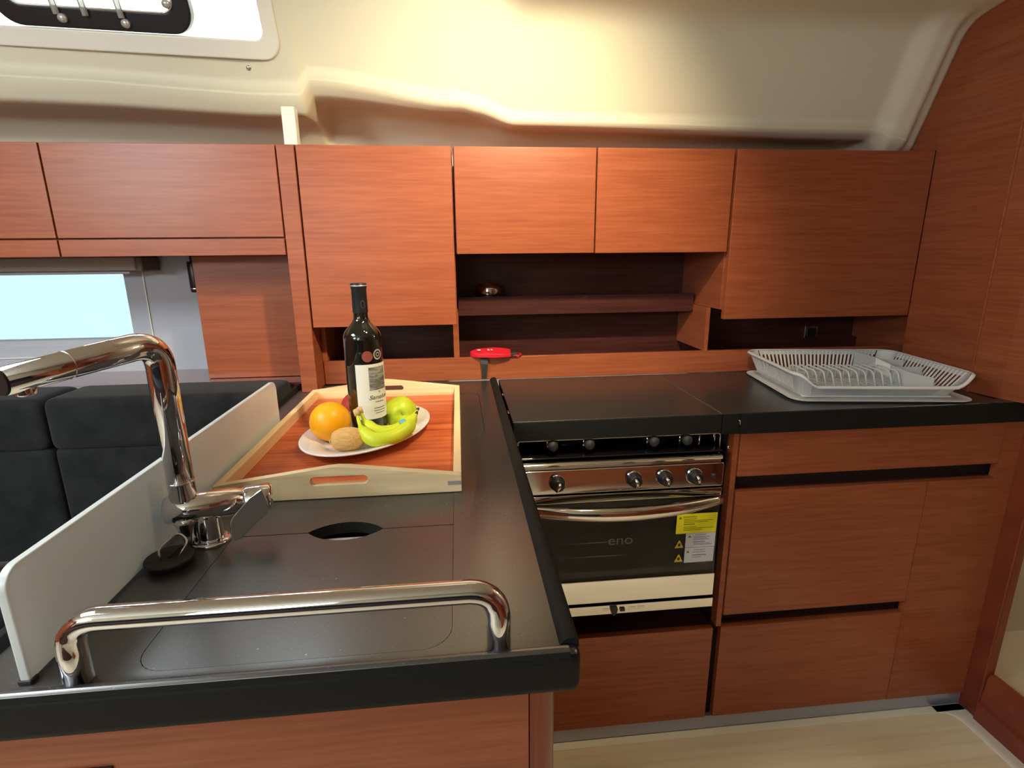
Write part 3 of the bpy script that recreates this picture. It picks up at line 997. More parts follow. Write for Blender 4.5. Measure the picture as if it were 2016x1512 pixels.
for y in (TY0 - 0.0002, TY1 - 0.0006):
    obj('finger_joint', B(TX1 - 0.022, TX1 - 0.0005, y, y + 0.0008, TZ + 0.012, TZ + 0.019), M['blind'], t)

PC = Vector((-0.189, 1.052, 0))
PZ = TZ + 0.0075
ang = radians(68)


def plate_pt(r, a, z):
    # oval: r = 1 at the rim
    x, y = r * 0.165 * cos(a), r * 0.112 * sin(a)
    return (PC.x + x * cos(ang) - y * sin(ang), PC.y + x * sin(ang) + y * cos(ang), PZ + z)


bm = NB()
prof = [(0.0, 0.0035), (0.62, 0.0035), (0.68, 0.0065), (0.74, 0.0120), (0.86, 0.0165), (0.975, 0.0205), (1.0, 0.0205), (1.0, 0.0180), (0.86, 0.0125), (0.72, 0.0070), (0.64, 0.0005), (0.60, 0.0), (0.0, 0.0008)]
n = 64
rings = []
for r, z in prof:
    if r == 0.0:
        rings.append([bm.verts.new(plate_pt(0, 0, z))])
    else:
        rings.append([bm.verts.new(plate_pt(r, 2 * pi * k / n, z)) for k in range(n)])
for a_, b_ in zip(rings, rings[1:]):
    for k in range(n):
        q = (k + 1) % n
        va = [a_[k], a_[q]] if len(a_) > 1 else [a_[0]]
        vb = [b_[q], b_[k]] if len(b_) > 1 else [b_[0]]
        bm.faces.new(va + vb)
tag(obj('oval_plate', bm, M['white'], smooth=True), 'oval white plate of fruit standing in the wooden tray', 'plate')
PF = PZ + 0.0036     # top of the plate well

# orange
bm = NB()
ball(bm, (0, 0, 0.0385), 0.0392, 0.0392, 0.0385, 40, 28)
for v in bm.verts:
    d = sqrt(v.co.x ** 2 + v.co.y ** 2)
    if v.co.z > 0.06 and d < 0.012:
        v.co.z -= 0.003 * (1 - d / 0.012)
t = thing('orange', 'round bright orange at the left end of the plate', 'orange', (-0.256, 1.020, PF + 0.0015))
obj('fruit', bm, M['orange'], t, smooth=True, local=True)
bm = NB()
lathe(bm, [(0.0, 0.0015), (0.0022, 0.0012), (0.003, 0.0)], 10, (0, 0, 0.0742))
obj('stem_scar', bm, M['stem'], t, smooth=True, local=True)

# kiwi
bm = NB()
ball(bm, (0, 0, 0), 0.034, 0.0235, 0.0225, 32, 20)
for v in bm.verts:
    if v.co.x < -0.026:
        v.co.x = -0.026 - (abs(v.co.x) - 0.026) * 0.45
bmesh.ops.rotate(bm, verts=bm.verts, cent=(0, 0, 0), matrix=Matrix.Rotation(radians(12), 3, 'Z'))
t = thing('kiwi', 'brown kiwi fruit lying at the front of the plate', 'kiwi', (-0.212, 0.955, PF))
bmesh.ops.translate(bm, verts=bm.verts, vec=(0, 0, 0.0228 + 0.002))
obj('fruit', bm, M['kiwi'], t, smooth=True, local=True)
bm = NB()
ball(bm, (-0.0298, -0.0062, 0.0245), 0.0022, 0.004, 0.004, 10, 8)
obj('stem_end', bm, M['stem'], t, smooth=True, local=True)


# bananas
def banana(name, label, pts, r0, group):
    P = arc_path(pts, 0.05, 7)
    L_ = len(P)
    rr_ = []
    for i in range(L_):
        u = i / (L_ - 1)
        if u < 0.20:
            r = 0.0048 + (r0 * 0.80 - 0.0048) * (max(0, u - 0.06) / 0.14) ** 1.3
        else:
            w = (u - 0.20) / 0.80
            r = r0 * (0.80 + 0.20 * min(1, w * 4)) * (1 if w < 0.6 else max(0.16, sqrt(max(0, 1 - ((w - 0.6) / 0.4) ** 2.2))))
        rr_.append(r)
    t = thing(name, label, 'banana', (P[L_ // 2].x, P[L_ // 2].y, PF), group)
    bm = tube(NB(), P, rr_, 5)
    o = obj('fruit', bm, M['banana'], t, smooth=True)
    m_ = o.modifiers.new('s', 'SUBSURF')
    m_.levels = m_.render_levels = 3
    d0 = (P[0] - P[1]).normalized()
    obj('stem', tube(NB(), [P[0] + d0 * -0.002, P[0] + d0 * 0.010], [0.0052, 0.0060], 10), M['stem'], t, smooth=True)
    obj('tip', tube(NB(), [P[-1] + (P[-1] - P[-2]).normalized() * -0.002, P[-1] + (P[-1] - P[-2]).normalized() * 0.003], [0.0032, 0.0024], 8), M['strap'], t, smooth=True)
    return t


b1 = banana('banana', 'green-yellow banana at the front right of the plate, lowest against the plate rim', [(-0.197, 0.985, 1.008), (-0.188, 0.964, 0.986), (-0.166, 0.944, 0.969), (-0.125, 0.950, 0.972), (-0.098, 0.978, 0.984), (-0.088, 1.012, 0.999)], 0.0185, None)
b2 = banana('banana', 'green-yellow banana with blue sticker, tucked between the bottle and the front banana', [(-0.193, 1.000, 1.008), (-0.184, 0.988, 0.991), (-0.160, 0.972, 0.973), (-0.122, 0.980, 0.974), (-0.097, 1.006, 0.987), (-0.087, 1.034, 1.000)], 0.0175, None)
bm = NB()
ball(bm, (0, 0, 0), 0.0068, 0.0012, 0.0042, 16, 8)
bmesh.ops.rotate(bm, verts=bm.verts, cent=(0, 0, 0), matrix=Matrix.Rotation(radians(-18), 3, 'Y') @ Matrix.Rotation(radians(-52), 3, 'X'))
bmesh.ops.translate(bm, verts=bm.verts, vec=(-0.1130, 0.9790, 0.9935))
obj('fruit_sticker', bm, M['blue_tag'], b2, smooth=True, label='blue and white fruit sticker')

# yellow-green fruit with its calyx towards the viewer
bm = NB()
ball(bm, (0, 0, 0), 0.0345, 0.034, 0.0335, 40, 28)
for v in bm.verts:
    c = v.co
    d = sqrt((c.x - 0.004) ** 2 + (c.z - 0.002) ** 2)
    if c.y < 0 and d < 0.014:
        c.y += 0.010 * (1 - d / 0.014) ** 1.3
    a = atan2(c.z, c.x)
    k = 1 + 0.022 * cos(5 * a)
    c.x *= k
    c.z *= k
t = thing('green_apple', 'yellow-green lumpy apple on the plate to the right of the bottle', 'apple', (-0.128, 1.085, PF))
bmesh.ops.translate(bm, verts=bm.verts, vec=(0, 0, 0.0345))
obj('fruit', bm, M['quince'], t, smooth=True, local=True)
bm = NB()
for k in range(5):
    a = k * 2 * pi / 5
    tube(bm, [(0.004, -0.0232, 0.0365), (0.004 + 0.0055 * cos(a), -0.0275, 0.0365 + 0.0055 * sin(a))], [0.0015, 0.0006], 5)
obj('calyx', bm, M['strap'], t, smooth=True, local=True)

# red apple half hidden behind orange and bottle
bm = NB()
ball(bm, (0, 0, 0.0345), 0.036, 0.036, 0.0345, 32, 20)
for v in bm.verts:
    d = sqrt(v.co.x ** 2 + v.co.y ** 2)
    if v.co.z > 0.05 and d < 0.02:
        v.co.z -= 0.008 * (1 - d / 0.02)
t = thing('red_apple', 'red apple mostly hidden behind the wine bottle and the orange', 'apple', (-0.224, 1.135, PF))
obj('fruit', bm, M['apple_red'], t, smooth=True, local=True)
obj('stem', tube(NB(), [(0, 0, 0.060), (0.002, 0.001, 0.074)], 0.0012, 6), M['strap'], t, smooth=True, local=True)

# wine bottle
BX, BY, BZ = -0.190, 1.062, PF
t = thing('wine_bottle', 'dark red wine bottle with white paper label standing on the fruit plate', 'bottle', (BX, BY, BZ))
R_ = 0.0368
prof = [(0.0, 0.004), (0.030, 0.0), (0.0345, 0.002), (R_, 0.007), (R_, 0.186)]
for k in range(1, 11):
    u = k / 10
    prof.append((0.0142 + (R_ - 0.0142) * (0.5 + 0.5 * cos(pi * u ** 1.25)) ** 0.85, 0.186 + 0.040 * u))
prof += [(0.0138, 0.230), (0.0136, 0.262), (0.0136, 0.288)]
t.scale = (1, 1, 1.045)
obj('glass', lathe(NB(), prof, 56), M['glass_dark'], t, smooth=True, local=True)
obj('capsule', lathe(NB(), [(0.0146, 0.236), (0.0147, 0.237), (0.0143, 0.280), (0.0152, 0.2815), (0.0154, 0.287), (0.0150, 0.290), (0.0, 0.2905)], 40), M['foil'], t, smooth=True, local=True, label='black foil capsule over the neck')
obj('capsule_ring', lathe(NB(), [(0.0155, 0.0), (0.0158, 0.0005), (0.0158, 0.0015), (0.0155, 0.002)], 40, (0, 0, 0.2845)), M['silver'], t, smooth=True, local=True)
a_cam = atan2(-BY, -BX)             # azimuth of the viewer seen from the bottle


def wrap(bm, az, z, rad_):
    """Wrap a flat (x right, y up) drawing on the bottle round azimuth az."""
    for v in bm.verts:
        a = az + v.co.x / R_
        r = rad_ + v.co.z
        h = z + v.co.y
        v.co = Vector((r * cos(a), r * sin(a), h))
    return bm


def grid(w, h, nx=24, ny=8, zz=0.0):
    bm = NB()
    vs = [[bm.verts.new((-w / 2 + w * i / nx, -h / 2 + h * j / ny, zz)) for j in range(ny + 1)] for i in range(nx + 1)]
    for i in range(nx):
        for j in range(ny):
            bm.faces.new((vs[i][j], vs[i + 1][j], vs[i + 1][j + 1], vs[i][j + 1]))
    return bm


az = a_cam + radians(40)
lab = obj('label', wrap(grid(R_ * radians(138), 0.106), az, 0.090, R_ + 0.0004), M['paper'], t, smooth=True, local=True, label='white paper front label')
obj('picture', wrap(grid(0.040, 0.044, 20, 6), az + 0.02, 0.115, R_ + 0.0007), M['label_art'], lab, smooth=True, local=True, label='grey engraved landscape')
bm = NB()
p1_ = [(-0.020, -0.0215), (0.0, -0.0285), (0.020, -0.0215), (0.020, -0.0195), (0.0, -0.026), (-0.020, -0.0195)]
vs = [bm.verts.new((*p, 0)) for p in p1_]
bm.faces.new(vs)
obj('picture_edge', wrap(bm, az + 0.02, 0.116, R_ + 0.0008), M['label_art'], lab, local=True)
obj('lettering', wrap(text_bm('Sanelun', 0.0115, 0.0001, 0.35, 1.25), az - 0.02, 0.079, R_ + 0.0009), M['ink'], lab, local=True)
bm = NB()
for z, w in ((0.030, 0.020), (0.018, 0.026), (0.013, 0.028), (0.008, 0.022)):
    tmp = [bm.verts.new(p) for p in ((-w / 2, z - 0.0006, 0), (w / 2, z - 0.0006, 0), (w / 2, z + 0.0006, 0), (-w / 2, z + 0.0006, 0))]
    bm.faces.new(tmp)
bmesh.ops.subdivide_edges(bm, edges=[e for e in bm.edges if abs(e.verts[0].co.x - e.verts[1].co.x) > 0.01], cuts=6)
obj('lettering', wrap(bm, az, 0.040, R_ + 0.0008), M['brand_grey'], lab, local=True)


def disc2(r, n=24, zz=0.0, r0=0.0, sx=1.0):
    bm = NB()
    o_ = [bm.verts.new((sx * r * cos(2 * pi * k / n), r * sin(2 * pi * k / n), zz)) for k in range(n)]
    if r0 > 0:
        i_ = [bm.verts.new((sx * r0 * cos(2 * pi * k / n), r0 * sin(2 * pi * k / n), zz)) for k in range(n)]
        for k in range(n):
            bm.faces.new((o_[k], o_[(k + 1) % n], i_[(k + 1) % n], i_[k]))
    else:
        bm.faces.new(o_)
    return bm


sl = disc2(0.0105, r0=0.006)
sl2 = disc2(0.006, r0=0.0004)
me_ = bpy.data.meshes.new('s')
sl2.to_mesh(me_)
sl2.free()
sl.from_mesh(me_)
obj('red_seal', wrap(sl, a_cam + radians(10), 0.158, R_ + 0.0006), M['seal_red'], t, local=True)
obj('silver_seal', wrap(disc2(0.0100, r0=0.0070), a_cam + radians(44), 0.160, R_ + 0.0005), M['silver'], t, local=True)
obj('silver_seal', wrap(disc2(0.0045, r0=0.0025), a_cam + radians(44), 0.160, R_ + 0.0005), M['silver'], t, local=True)
bm = wrap(disc2(0.0075, r0=0.0062, sx=1.4), a_cam + radians(22), 0.252, 0.0146)
obj('capsule_mark', bm, M['brand_grey'], t, local=True)

# ================================================================== STOVE SIDE WORKTOPS
t = thing('worktop_flap', 'black hinged worktop flap covering the stove', 'worktop', (0.36, 1.33, 0.887))
obj('slab', B(0.1135, 0.6035, 1.1265, 1.5425, 0.887, ZC), M['counter'], t, bevel=0.0025)
obj('edge_strip', B(0.1150, 0.6035, 1.1245, 1.1267, 0.8885, ZC - 0.002), M['counter_shaded'], t, bevel=0.0008)
obj('hinge_pin', tube(NB(), [(0.1105, 1.36, ZC - 0.001), (0.1105, 1.367, ZC + 0.001)], 0.0025, 10), M['chrome'], t, smooth=True)
obj('hinge_pin', tube(NB(), [(0.1105, 1.20, ZC - 0.003), (0.1105, 1.215, ZC - 0.001)], 0.0025, 10), M['chrome'], t, smooth=True)

t = thing('side_worktop', 'black laminate worktop under the dish rack right of the stove', 'worktop', (1.0, 1.33, 0.882))
obj('slab', B(0.6065, 1.3385, 1.1265, 1.5425, 0.882, ZC), M['counter'], t, bevel=0.0025)
obj('slab_end', B(1.3385, 1.4295, 1.1265, 1.160, 0.882, ZC - 0.0005), M['counter'], t)
obj('edge_strip', B(0.6520, 1.3800, 1.1240, 1.1267, 0.883, ZC - 0.002), M['counter_shaded'], t, bevel=0.0008)
obj('edge_strip', B(0.6065, 0.6450, 1.1240, 1.1267, 0.886, ZC - 0.002), M['counter_shaded'], t, bevel=0.0008)
obj('seam', B(0.6035, 0.6065, 1.130, 1.540, ZC - 0.003, ZC - 0.0008), M['brand_grey'], t)
obj('latch', tube(NB(), [(0.6440, 1.1225, 0.918), (0.6475, 1.1225, 0.915), (0.6480, 1.1225, 0.906)], 0.0016, 8), M['brushed'], t, smooth=True)

# ================================================================== BASE UNITS
t = thing('base_cabinet', 'mahogany base unit with long finger slots to the right of the stove', 'cabinet', (1.05, 1.35, 0.0))
obj('body', B(0.6500, 1.4285, YF + 0.030, 1.74, 0.045, 0.8815), M['gap_shade'], t)
obj('drawer_front', B(0.6685, 1.3750, YF, YF + 0.018, 0.7630, 0.8740), M['wood'], t, bevel=0.0012)
obj('door', B(0.6685, 1.1870, YF, YF + 0.018, 0.3700, 0.7220), M['wood'], t, bevel=0.0012)
obj('drawer_front', B(0.6655, 1.1870, YF, YF + 0.018, 0.0450, 0.3330), M['wood'], t, bevel=0.0012)
bm = B(1.1882, 1.4290, YF, YF + 0.018, 0.0450, 0.7220)
box(bm, 1.3760, 1.4290, YF, YF + 0.018, 0.7220, 0.8740)
obj('end_panel', bm, M['wood'], t)
obj('side_post', B(0.6520, 0.6655, YF + 0.003, YF + 0.03, 0.3350, 0.8740), M['wood'], t)
obj('recess_base', B(0.6685, 1.1870, YF + 0.018, YF + 0.03, 0.3250, 0.3345), M['wood_shaded'], t)
obj('recess_base', B(0.6685, 1.3750, YF + 0.018, YF + 0.03, 0.7160, 0.7240), M['wood_shaded'], t)

t = thing('stove_drawer_unit', 'mahogany drawer unit under the stove with an open dark recess above it', 'cabinet', (0.38, 1.35, 0.0))
obj('drawer_front', B(0.0875, 0.6440, YF, YF + 0.018, 0.0450, 0.3320), M['wood'], t, bevel=0.0012)
obj('recess_floor', B(0.0875, 0.6450, YF + 0.018, 1.74, 0.3200, 0.3300), M['wood_shaded'], t)
obj('recess_back', B(0.0875, 0.6450, 1.52, 1.54, 0.3305, 0.8860), M['wood_shaded'], t)
tag(obj('kick_strip', B(0.0875, 1.4290, YF + 0.004, YF + 0.016, 0.0025, 0.0440), M['kick'], bevel=0.001), 'blue-grey metal kick strip along the floor under the drawers', 'strip')

# ================================================================== STOVE
YS = 1.120
t = thing('gas_stove', 'chrome gas stove with black glass oven door under the worktop flap', 'stove', (0.37, 1.3, 0.40))
obj('body', B(0.128, 0.614, YS + 0.245, 1.515, 0.432, 0.842), M['enamel'], t)
bm = NB()
box(bm, 0.128, 0.134, YS + 0.018, YS + 0.245, 0.432, 0.842)
box(bm, 0.608, 0.614, YS + 0.018, YS + 0.245, 0.432, 0.842)
box(bm, 0.134, 0.608, YS + 0.018, YS + 0.245, 0.432, 0.440)
box(bm, 0.134, 0.608, YS + 0.018, YS + 0.245, 0.760, 0.842)
obj('casing', bm, M['enamel'], t)
obj('hob', B(0.130, 0.612, YS + 0.004, 1.51, 0.8425, 0.846), M['enamel'], t, bevel=0.001)
# burners
for x, y in ((0.25, 1.22), (0.48, 1.22), (0.37, 1.38)):
    obj('burner', lathe(NB(), [(0.034, 0.0), (0.034, 0.006), (0.026, 0.010), (0.024, 0.016), (0.0, 0.017)], 24, (x, y, 0.8462)), M['black'], t, smooth=True)
# top rim bar and control panel
bm = prism(NB(), [(YS - 0.004, 0.826), (YS - 0.006, 0.831), (YS - 0.001, 0.836), (YS + 0.012, 0.8375), (YS + 0.016, 0.8375), (YS + 0.016, 0.817), (YS + 0.002, 0.8165), (YS + 0.004, 0.8225)], 'x', 0.124, 0.610)
obj('top_rim', bm, M['steel'], t, bevel=0.001)
bm = prism(NB(), [(x, z) for (x, z) in rrect(0.122, 0.6165, 0.756, 0.8155, 0.005, 4)], 'y', YS - 0.002, YS + 0.017)
cp_ = obj('control_panel', bm, M['steel'], t, bevel=0.0025, segs=3)
# knobs
for i, x in enumerate((0.214, 0.396, 0.470, 0.544)):
    c = Vector((x, YS - 0.002, 0.7855))
    k = obj('knob', tube(NB(), [c, c + Vector((0, -0.004, 0)), c + Vector((0, -0.006, 0)), c + Vector((0, -0.020, 0)), c + Vector((0, -0.022, 0))], [0.0182, 0.0182, 0.0160, 0.0145, 0.0120], 32), M['black'], t, smooth=True)
    obj('chrome_ring', tube(NB(), [c + Vector((0, -0.0003, 0)), c + Vector((0, -0.0028, 0))], [0.0204, 0.0190], 32), M['chrome'], k, smooth=True)
    tilt = radians((-20, 15, 18, 18)[i])
    gr = tube(NB(), [c + Vector((sin(tilt) * -0.010, -0.021, cos(tilt) * 0.010)), c + Vector((0, -0.026, 0)), c + Vector((sin(tilt) * 0.013, -0.021, -cos(tilt) * 0.013))], [0.0035, 0.0050, 0.0035], 12)
    obj('grip', gr, M['chrome'], k, smooth=True)
c = Vector((0.5925, YS - 0.002, 0.784))
obj('igniter', tube(NB(), [c, c + Vector((0, -0.003, 0)), c + Vector((0, -0.006, 0))], [0.0060, 0.0060, 0.0035], 20), M['black'], t, smooth=True)
# oven door
door = obj('oven_door', B(0.124, 0.617, YS, YS + 0.016, 0.730, 0.7505), M['steel'], t, bevel=0.002)
obj('glass', B(0.124, 0.617, YS + 0.002, YS + 0.008, 0.5190, 0.7295), M['oven_glass'], door)
bm = B(0.124, 0.165, YS + 0.0085, YS + 0.016, 0.519, 0.7295)
box(bm, 0.545, 0.617, YS + 0.0085, YS + 0.016, 0.519, 0.7295)
box(bm, 0.165, 0.545, YS + 0.0085, YS + 0.016, 0.685, 0.7295)
box(bm, 0.165, 0.545, YS + 0.0085, YS + 0.016, 0.519, 0.540)
obj('glass_border', bm, M['enamel'], door)
obj('lower_trim', B(0.124, 0.6185, YS - 0.001, YS + 0.016, 0.4560, 0.5185), M['steel'], door, bevel=0.0015)
# bowed handle
bm = NB()
pts = []
nn = 28
prev = None
for i in range(nn + 1):
    u = -1 + 2 * i / nn
    x = 0.3705 + 0.2455 * u
    y = YS - 0.006 - 0.044 * (1 - u * u)
    pts.append((x, y))
sec = [(0.0, 0.0135), (-0.0055, 0.012), (-0.0095, 0.006), (-0.0105, -0.002), (-0.008, -0.010), (-0.002, -0.0145), (0.001, -0.0145), (0.0005, 0.0)]
rings = []
for i, (x, y) in enumerate(pts):
    u = -1 + 2 * i / nn
    k = 0.62 + 0.38 * (1 - u * u)
    rings.append([bm.verts.new((x, y + a * k * 1.2, 0.7225 + b_ * k * 1.28)) for a, b_ in sec])
for ra, rb in zip(rings, rings[1:]):
    for k in range(len(sec)):
        q = (k + 1) % len(sec)
        bm.faces.new((ra[k], ra[q], rb[q], rb[k]))
bm.faces.new(rings[0])
bm.faces.new(rings[-1][::-1])
obj('door_handle', bm, M['steel'], door, smooth=True)
# oven racks and floor behind the glass
for z in (0.6165, 0.5785):
    bm = NB()
    tube(bm, [(0.168, YS + 0.0125, z), (0.530, YS + 0.0125, z)], 0.0024, 10)
    for k_x in range(12):
        x = 0.19 + k_x * 0.029
        tube(bm, [(x, YS + 0.014, z), (x, YS + 0.22, z)], 0.0012, 6)
    obj('oven_rack', bm, M['steel'], t, smooth=True)
# plinth rail of the stove with its lock lever
obj('lower_rail', B(0.124, 0.621, YS + 0.001, YS + 0.014, 0.4205, 0.4460), M['steel'], t, bevel=0.001)
bm = prism(NB(), [(0.352, 0.4450), (0.369, 0.4450), (0.372, 0.436), (0.369, 0.424), (0.361, 0.4180), (0.354, 0.430)], 'y', YS - 0.005, YS + 0.0005)
obj('lock_lever', bm, M['black'], t, bevel=0.001)
obj('lock_lever', B(0.378, 0.390, YS - 0.003, YS + 0.0005, 0.429, 0.437), M['black'], t)
for x0, x1 in ((0.335, 0.350), (0.400, 0.420), (0.424, 0.442)):
    obj('stamped_mark', B(x0, x1, YS + 0.0005, YS + 0.0012, 0.430, 0.4385), M['brushed'], t)
# rail and rubber bumpers between hob and flap
obj('pot_rail', tube(NB(), arc_path([(0.128, YS + 0.040, 0.850), (0.128, YS + 0.040, 0.878), (0.606, YS + 0.040, 0.878), (0.606, YS + 0.040, 0.850)], 0.008, 5), 0.0042, 12), M['steel'], t, smooth=True)
obj('pot_rail', tube(NB(), arc_path([(0.124, YS + 0.016, 0.842), (0.124, YS + 0.016, 0.8835), (0.609, YS + 0.016, 0.8835), (0.609, YS + 0.016, 0.842)], 0.006, 5), 0.0018, 8), M['steel'], t, smooth=True)
obj('pot_clamp', tube(NB(), arc_path([(0.556, YS + 0.03, 0.850), (0.560, YS + 0.02, 0.856), (0.560, YS + 0.02, 0.880)], 0.004, 4), 0.0017, 8), M['chrome'], t, smooth=True)
for x in (0.206, 0.292, 0.446, 0.526):
    obj('rubber_bumper', ball(NB(), (x, YS + 0.012, 0.8715), 0.0125, 0.0125, 0.0130, 20, 14), M['rubber'], t, smooth=True)
    obj('bumper_pin', tube(NB(), [(x - 0.010, YS + 0.03, 0.8485), (x - 0.010, YS + 0.03, 0.885)], 0.003, 8), M['chrome'], t, smooth=True)
# gimbal screws beside the stove
for z in (0.8835, 0.8480):
    obj('pivot_screw', ball(NB(), (0.6300, YS + 0.012, z), 0.003, 0.002, 0.004, 10, 8), M['chrome'], t, smooth=True)

# stickers on the oven door
GY = YS + 0.0012


def flat(x0, x1, z0, z1, dy=0.0, th=0.0004, sk=0.0):
    bm = NB()
    prism(bm, [(x0, z0), (x1, z0), (x1 + sk, z1), (x0 + sk, z1)], 'y', GY - dy - th, GY - dy)
    return bm


def bars(parent, rows, m, dy=0.0005):
    bm = NB()
    for (x0, x1, z, h) in rows:
        box(bm, x0, x1, GY - dy - 0.0002, GY - dy, z - h / 2, z + h / 2)
    return obj('print_lines', bm, m, parent)


def tri(name, cx, cz, s, m, parent, dy):
    return obj(name, prism(NB(), [(cx - s, cz - s * 0.85), (cx + s, cz - s * 0.85), (cx + s * 0.9, cz - s * 0.75), (cx + 0.12 * s, cz + s * 0.9), (cx - 0.12 * s, cz + s * 0.9), (cx - s * 0.9, cz - s * 0.75)], 'y', GY - dy - 0.0002, GY - dy), m, parent)


def words(parent, s, x, z, size, m, dy=0.0006):
    bm = text_bm(s, size, 0.00008)
    bmesh.ops.rotate(bm, verts=bm.verts, cent=(0, 0, 0), matrix=Matrix.Rotation(pi / 2, 3, 'X'))
    bmesh.ops.translate(bm, verts=bm.verts, vec=(x, GY - dy, z))
    return obj('lettering', bm, m, parent)


ys = obj('warning_sticker', flat(0.5095, 0.6115, 0.6325, 0.6850, sk=0.001), M['yellow'], door, label='yellow warning sticker on the oven glass')
ys2 = obj('warning_sticker', flat(0.5360, 0.6115, 0.5935, 0.6318), M['sticker'], door, label='upper white warning sticker')
ys3 = obj('warning_sticker', flat(0.5360, 0.6110, 0.5520, 0.5925), M['sticker'], door, label='lower white warning sticker')
ta = tri('hazard_triangle', 0.5205, 0.6040, 0.0115, M['yellow_dark'], door, 0.0002)
tb = tri('hazard_triangle', 0.5215, 0.5655, 0.0115, M['yellow_dark'], door, 0.0002)
for cx, cz in ((0.5205, 0.6025), (0.5215, 0.5640)):
    obj('hazard_mark', ball(NB(), (cx, GY - 0.0008, cz), 0.0036, 0.0003, 0.0046, 12, 8), M['black'], ta if cz > 0.59 else tb, smooth=True)
obj('small_triangle', prism(NB(), [(0.515, 0.672), (0.523, 0.672), (0.519, 0.679)], 'y', GY - 0.0007, GY - 0.0005), M['yellow_ink'], ys)
words(ys, 'WARNING!', 0.5430, 0.6765, 0.0068, M['yellow_ink'])
bars(ys, [(0.528, 0.560, 0.6710, 0.0012), (0.528, 0.602, 0.6665, 0.0012), (0.528, 0.588, 0.6625, 0.0012), (0.528, 0.556, 0.6575, 0.0022), (0.528, 0.560, 0.6500, 0.0012), (0.528, 0.605, 0.6460, 0.0012), (0.528, 0.575, 0.6415, 0.0012)], M['yellow_ink'])
obj('small_triangle', prism(NB(), [(0.5415, 0.6210), (0.5500, 0.6210), (0.5457, 0.6280)], 'y', GY - 0.0007, GY - 0.0005), M['yellow_ink'], ys2)
words(ys2, 'WARNING!', 0.5740, 0.6270, 0.0060, M['sticker_ink'])
bars(ys2, [(0.556, 0.598, 0.6215, 0.0011), (0.556, 0.590, 0.6180, 0.0011), (0.556, 0.596, 0.6145, 0.0011), (0.556, 0.586, 0.6085, 0.0018), (0.556, 0.598, 0.6040, 0.0011), (0.556, 0.605, 0.6005, 0.0011)], M['sticker_ink'])
obj('small_triangle', prism(NB(), [(0.5400, 0.5790), (0.5485, 0.5790), (0.5442, 0.5860)], 'y', GY - 0.0007, GY - 0.0005), M['yellow_ink'], ys3)
words(ys3, 'WARNING!', 0.5730, 0.5860, 0.0060, M['sticker_ink'])
bars(ys3, [(0.555, 0.590, 0.5800, 0.0012), (0.555, 0.592, 0.5720, 0.0020), (0.555, 0.580, 0.5660, 0.0012)], M['sticker_ink'])
bm = text_bm('eno', 0.036, 0.0002, 0.0, 1.15)
bmesh.ops.rotate(bm, verts=bm.verts, cent=(0, 0, 0), matrix=Matrix.Rotation(pi / 2, 3, 'X'))
bmesh.ops.translate(bm, verts=bm.verts, vec=(0.372, GY, 0.625))
obj('lettering', bm, M['brand_grey'], door, label='grey eno lettering')

# ================================================================== DISH RACK
ra_ = radians(-8.5)
t = thing('dish_rack', 'translucent white plastic dish rack on the black worktop at the right', 'dish rack', (1.060, 1.322, ZC + 0.0005), rz=ra_)
HX, HY = 0.214, 0.172
# drip tray
bm = NB()
o2, i2 = rrect(-HX - 0.004, HX + 0.010, -HY, HY, 0.040, 8), rrect(-HX + 0.006, HX, -HY + 0.010, HY - 0.010, 0.032, 8)
k = len(o2)
A = [[bm.verts.new((p[0], p[1], z)) for p in pl] for pl, z in ((i2, 0.0), (o2, 0.006), (o2, 0.008), (i2, 0.0022))]
for a_, b_ in ((0, 1), (1, 2), (2, 3)):
    for i in range(k):
        j = (i + 1) % k
        bm.faces.new((A[a_][i], A[a_][j], A[b_][j], A[b_][i]))
bm.faces.new(A[0][::-1])
bm.faces.new(A[3])
obj('drip_tray', bm, M['rack_rib'], t, local=True, bevel=0.0008)


def rim_path(zb=0.070, zf=0.036):
    P = []
    for (x, y) in rrect(-HX, HX, -HY + 0.010, HY, 0.036, 8):
        P.append((x, y))
    return P


RB, RF = 0.074, 0.044                    # rim height at the back and along the low front
base_o = rrect(-HX + 0.024, HX - 0.030, -HY + 0.030, HY - 0.018, 0.030, 8)
rim_o = rrect(-HX, HX, -HY + 0.004, HY, 0.036, 8)


def rim_z(x, y):
    f = min(1.0, max(0.0, (y + HY - 0.004) / 0.034))
    e = min(1.0, max(0.0, (abs(x) - (HX - 0.050)) / 0.045))
    w = max(f, e)
    w = w * w * (3 - 2 * w)
    return RF + (RB - RF) * w


# rim
bm = NB()
dense = []
for i in range(len(rim_o)):
    a_, b_ = Vector(rim_o[i]), Vector(rim_o[(i + 1) % len(rim_o)])
    m_ = max(1, int((b_ - a_).length / 0.012))
    for q in range(m_):
        dense.append(a_.lerp(b_, q / m_))
kk = len(dense)
cen = Vector((0, 0))
ringA = []
for off, dz in ((0.0, 0.0), (0.006, -0.0030), (0.006, -0.0070), (0.0035, -0.0070), (0.0, -0.0035), (-0.004, -0.002)):
    ring = []
    for i, p in enumerate(dense):
        tn = (dense[(i + 1) % kk] - dense[i - 1]).normalized()
        nr = Vector((tn.y, -tn.x))
        ring.append(bm.verts.new((p.x + nr.x * off, p.y + nr.y * off, rim_z(p.x, p.y) + dz)))
    ringA.append(ring)
for s_i in range(len(ringA)):
    a_, b_ = ringA[s_i], ringA[(s_i + 1) % len(ringA)]
    for i in range(kk):
        j = (i + 1) % kk
        bm.faces.new((a_[i], a_[j], b_[j], b_[i]))
obj('rim', bm, M['rack_rib'], t, local=True, smooth=True)


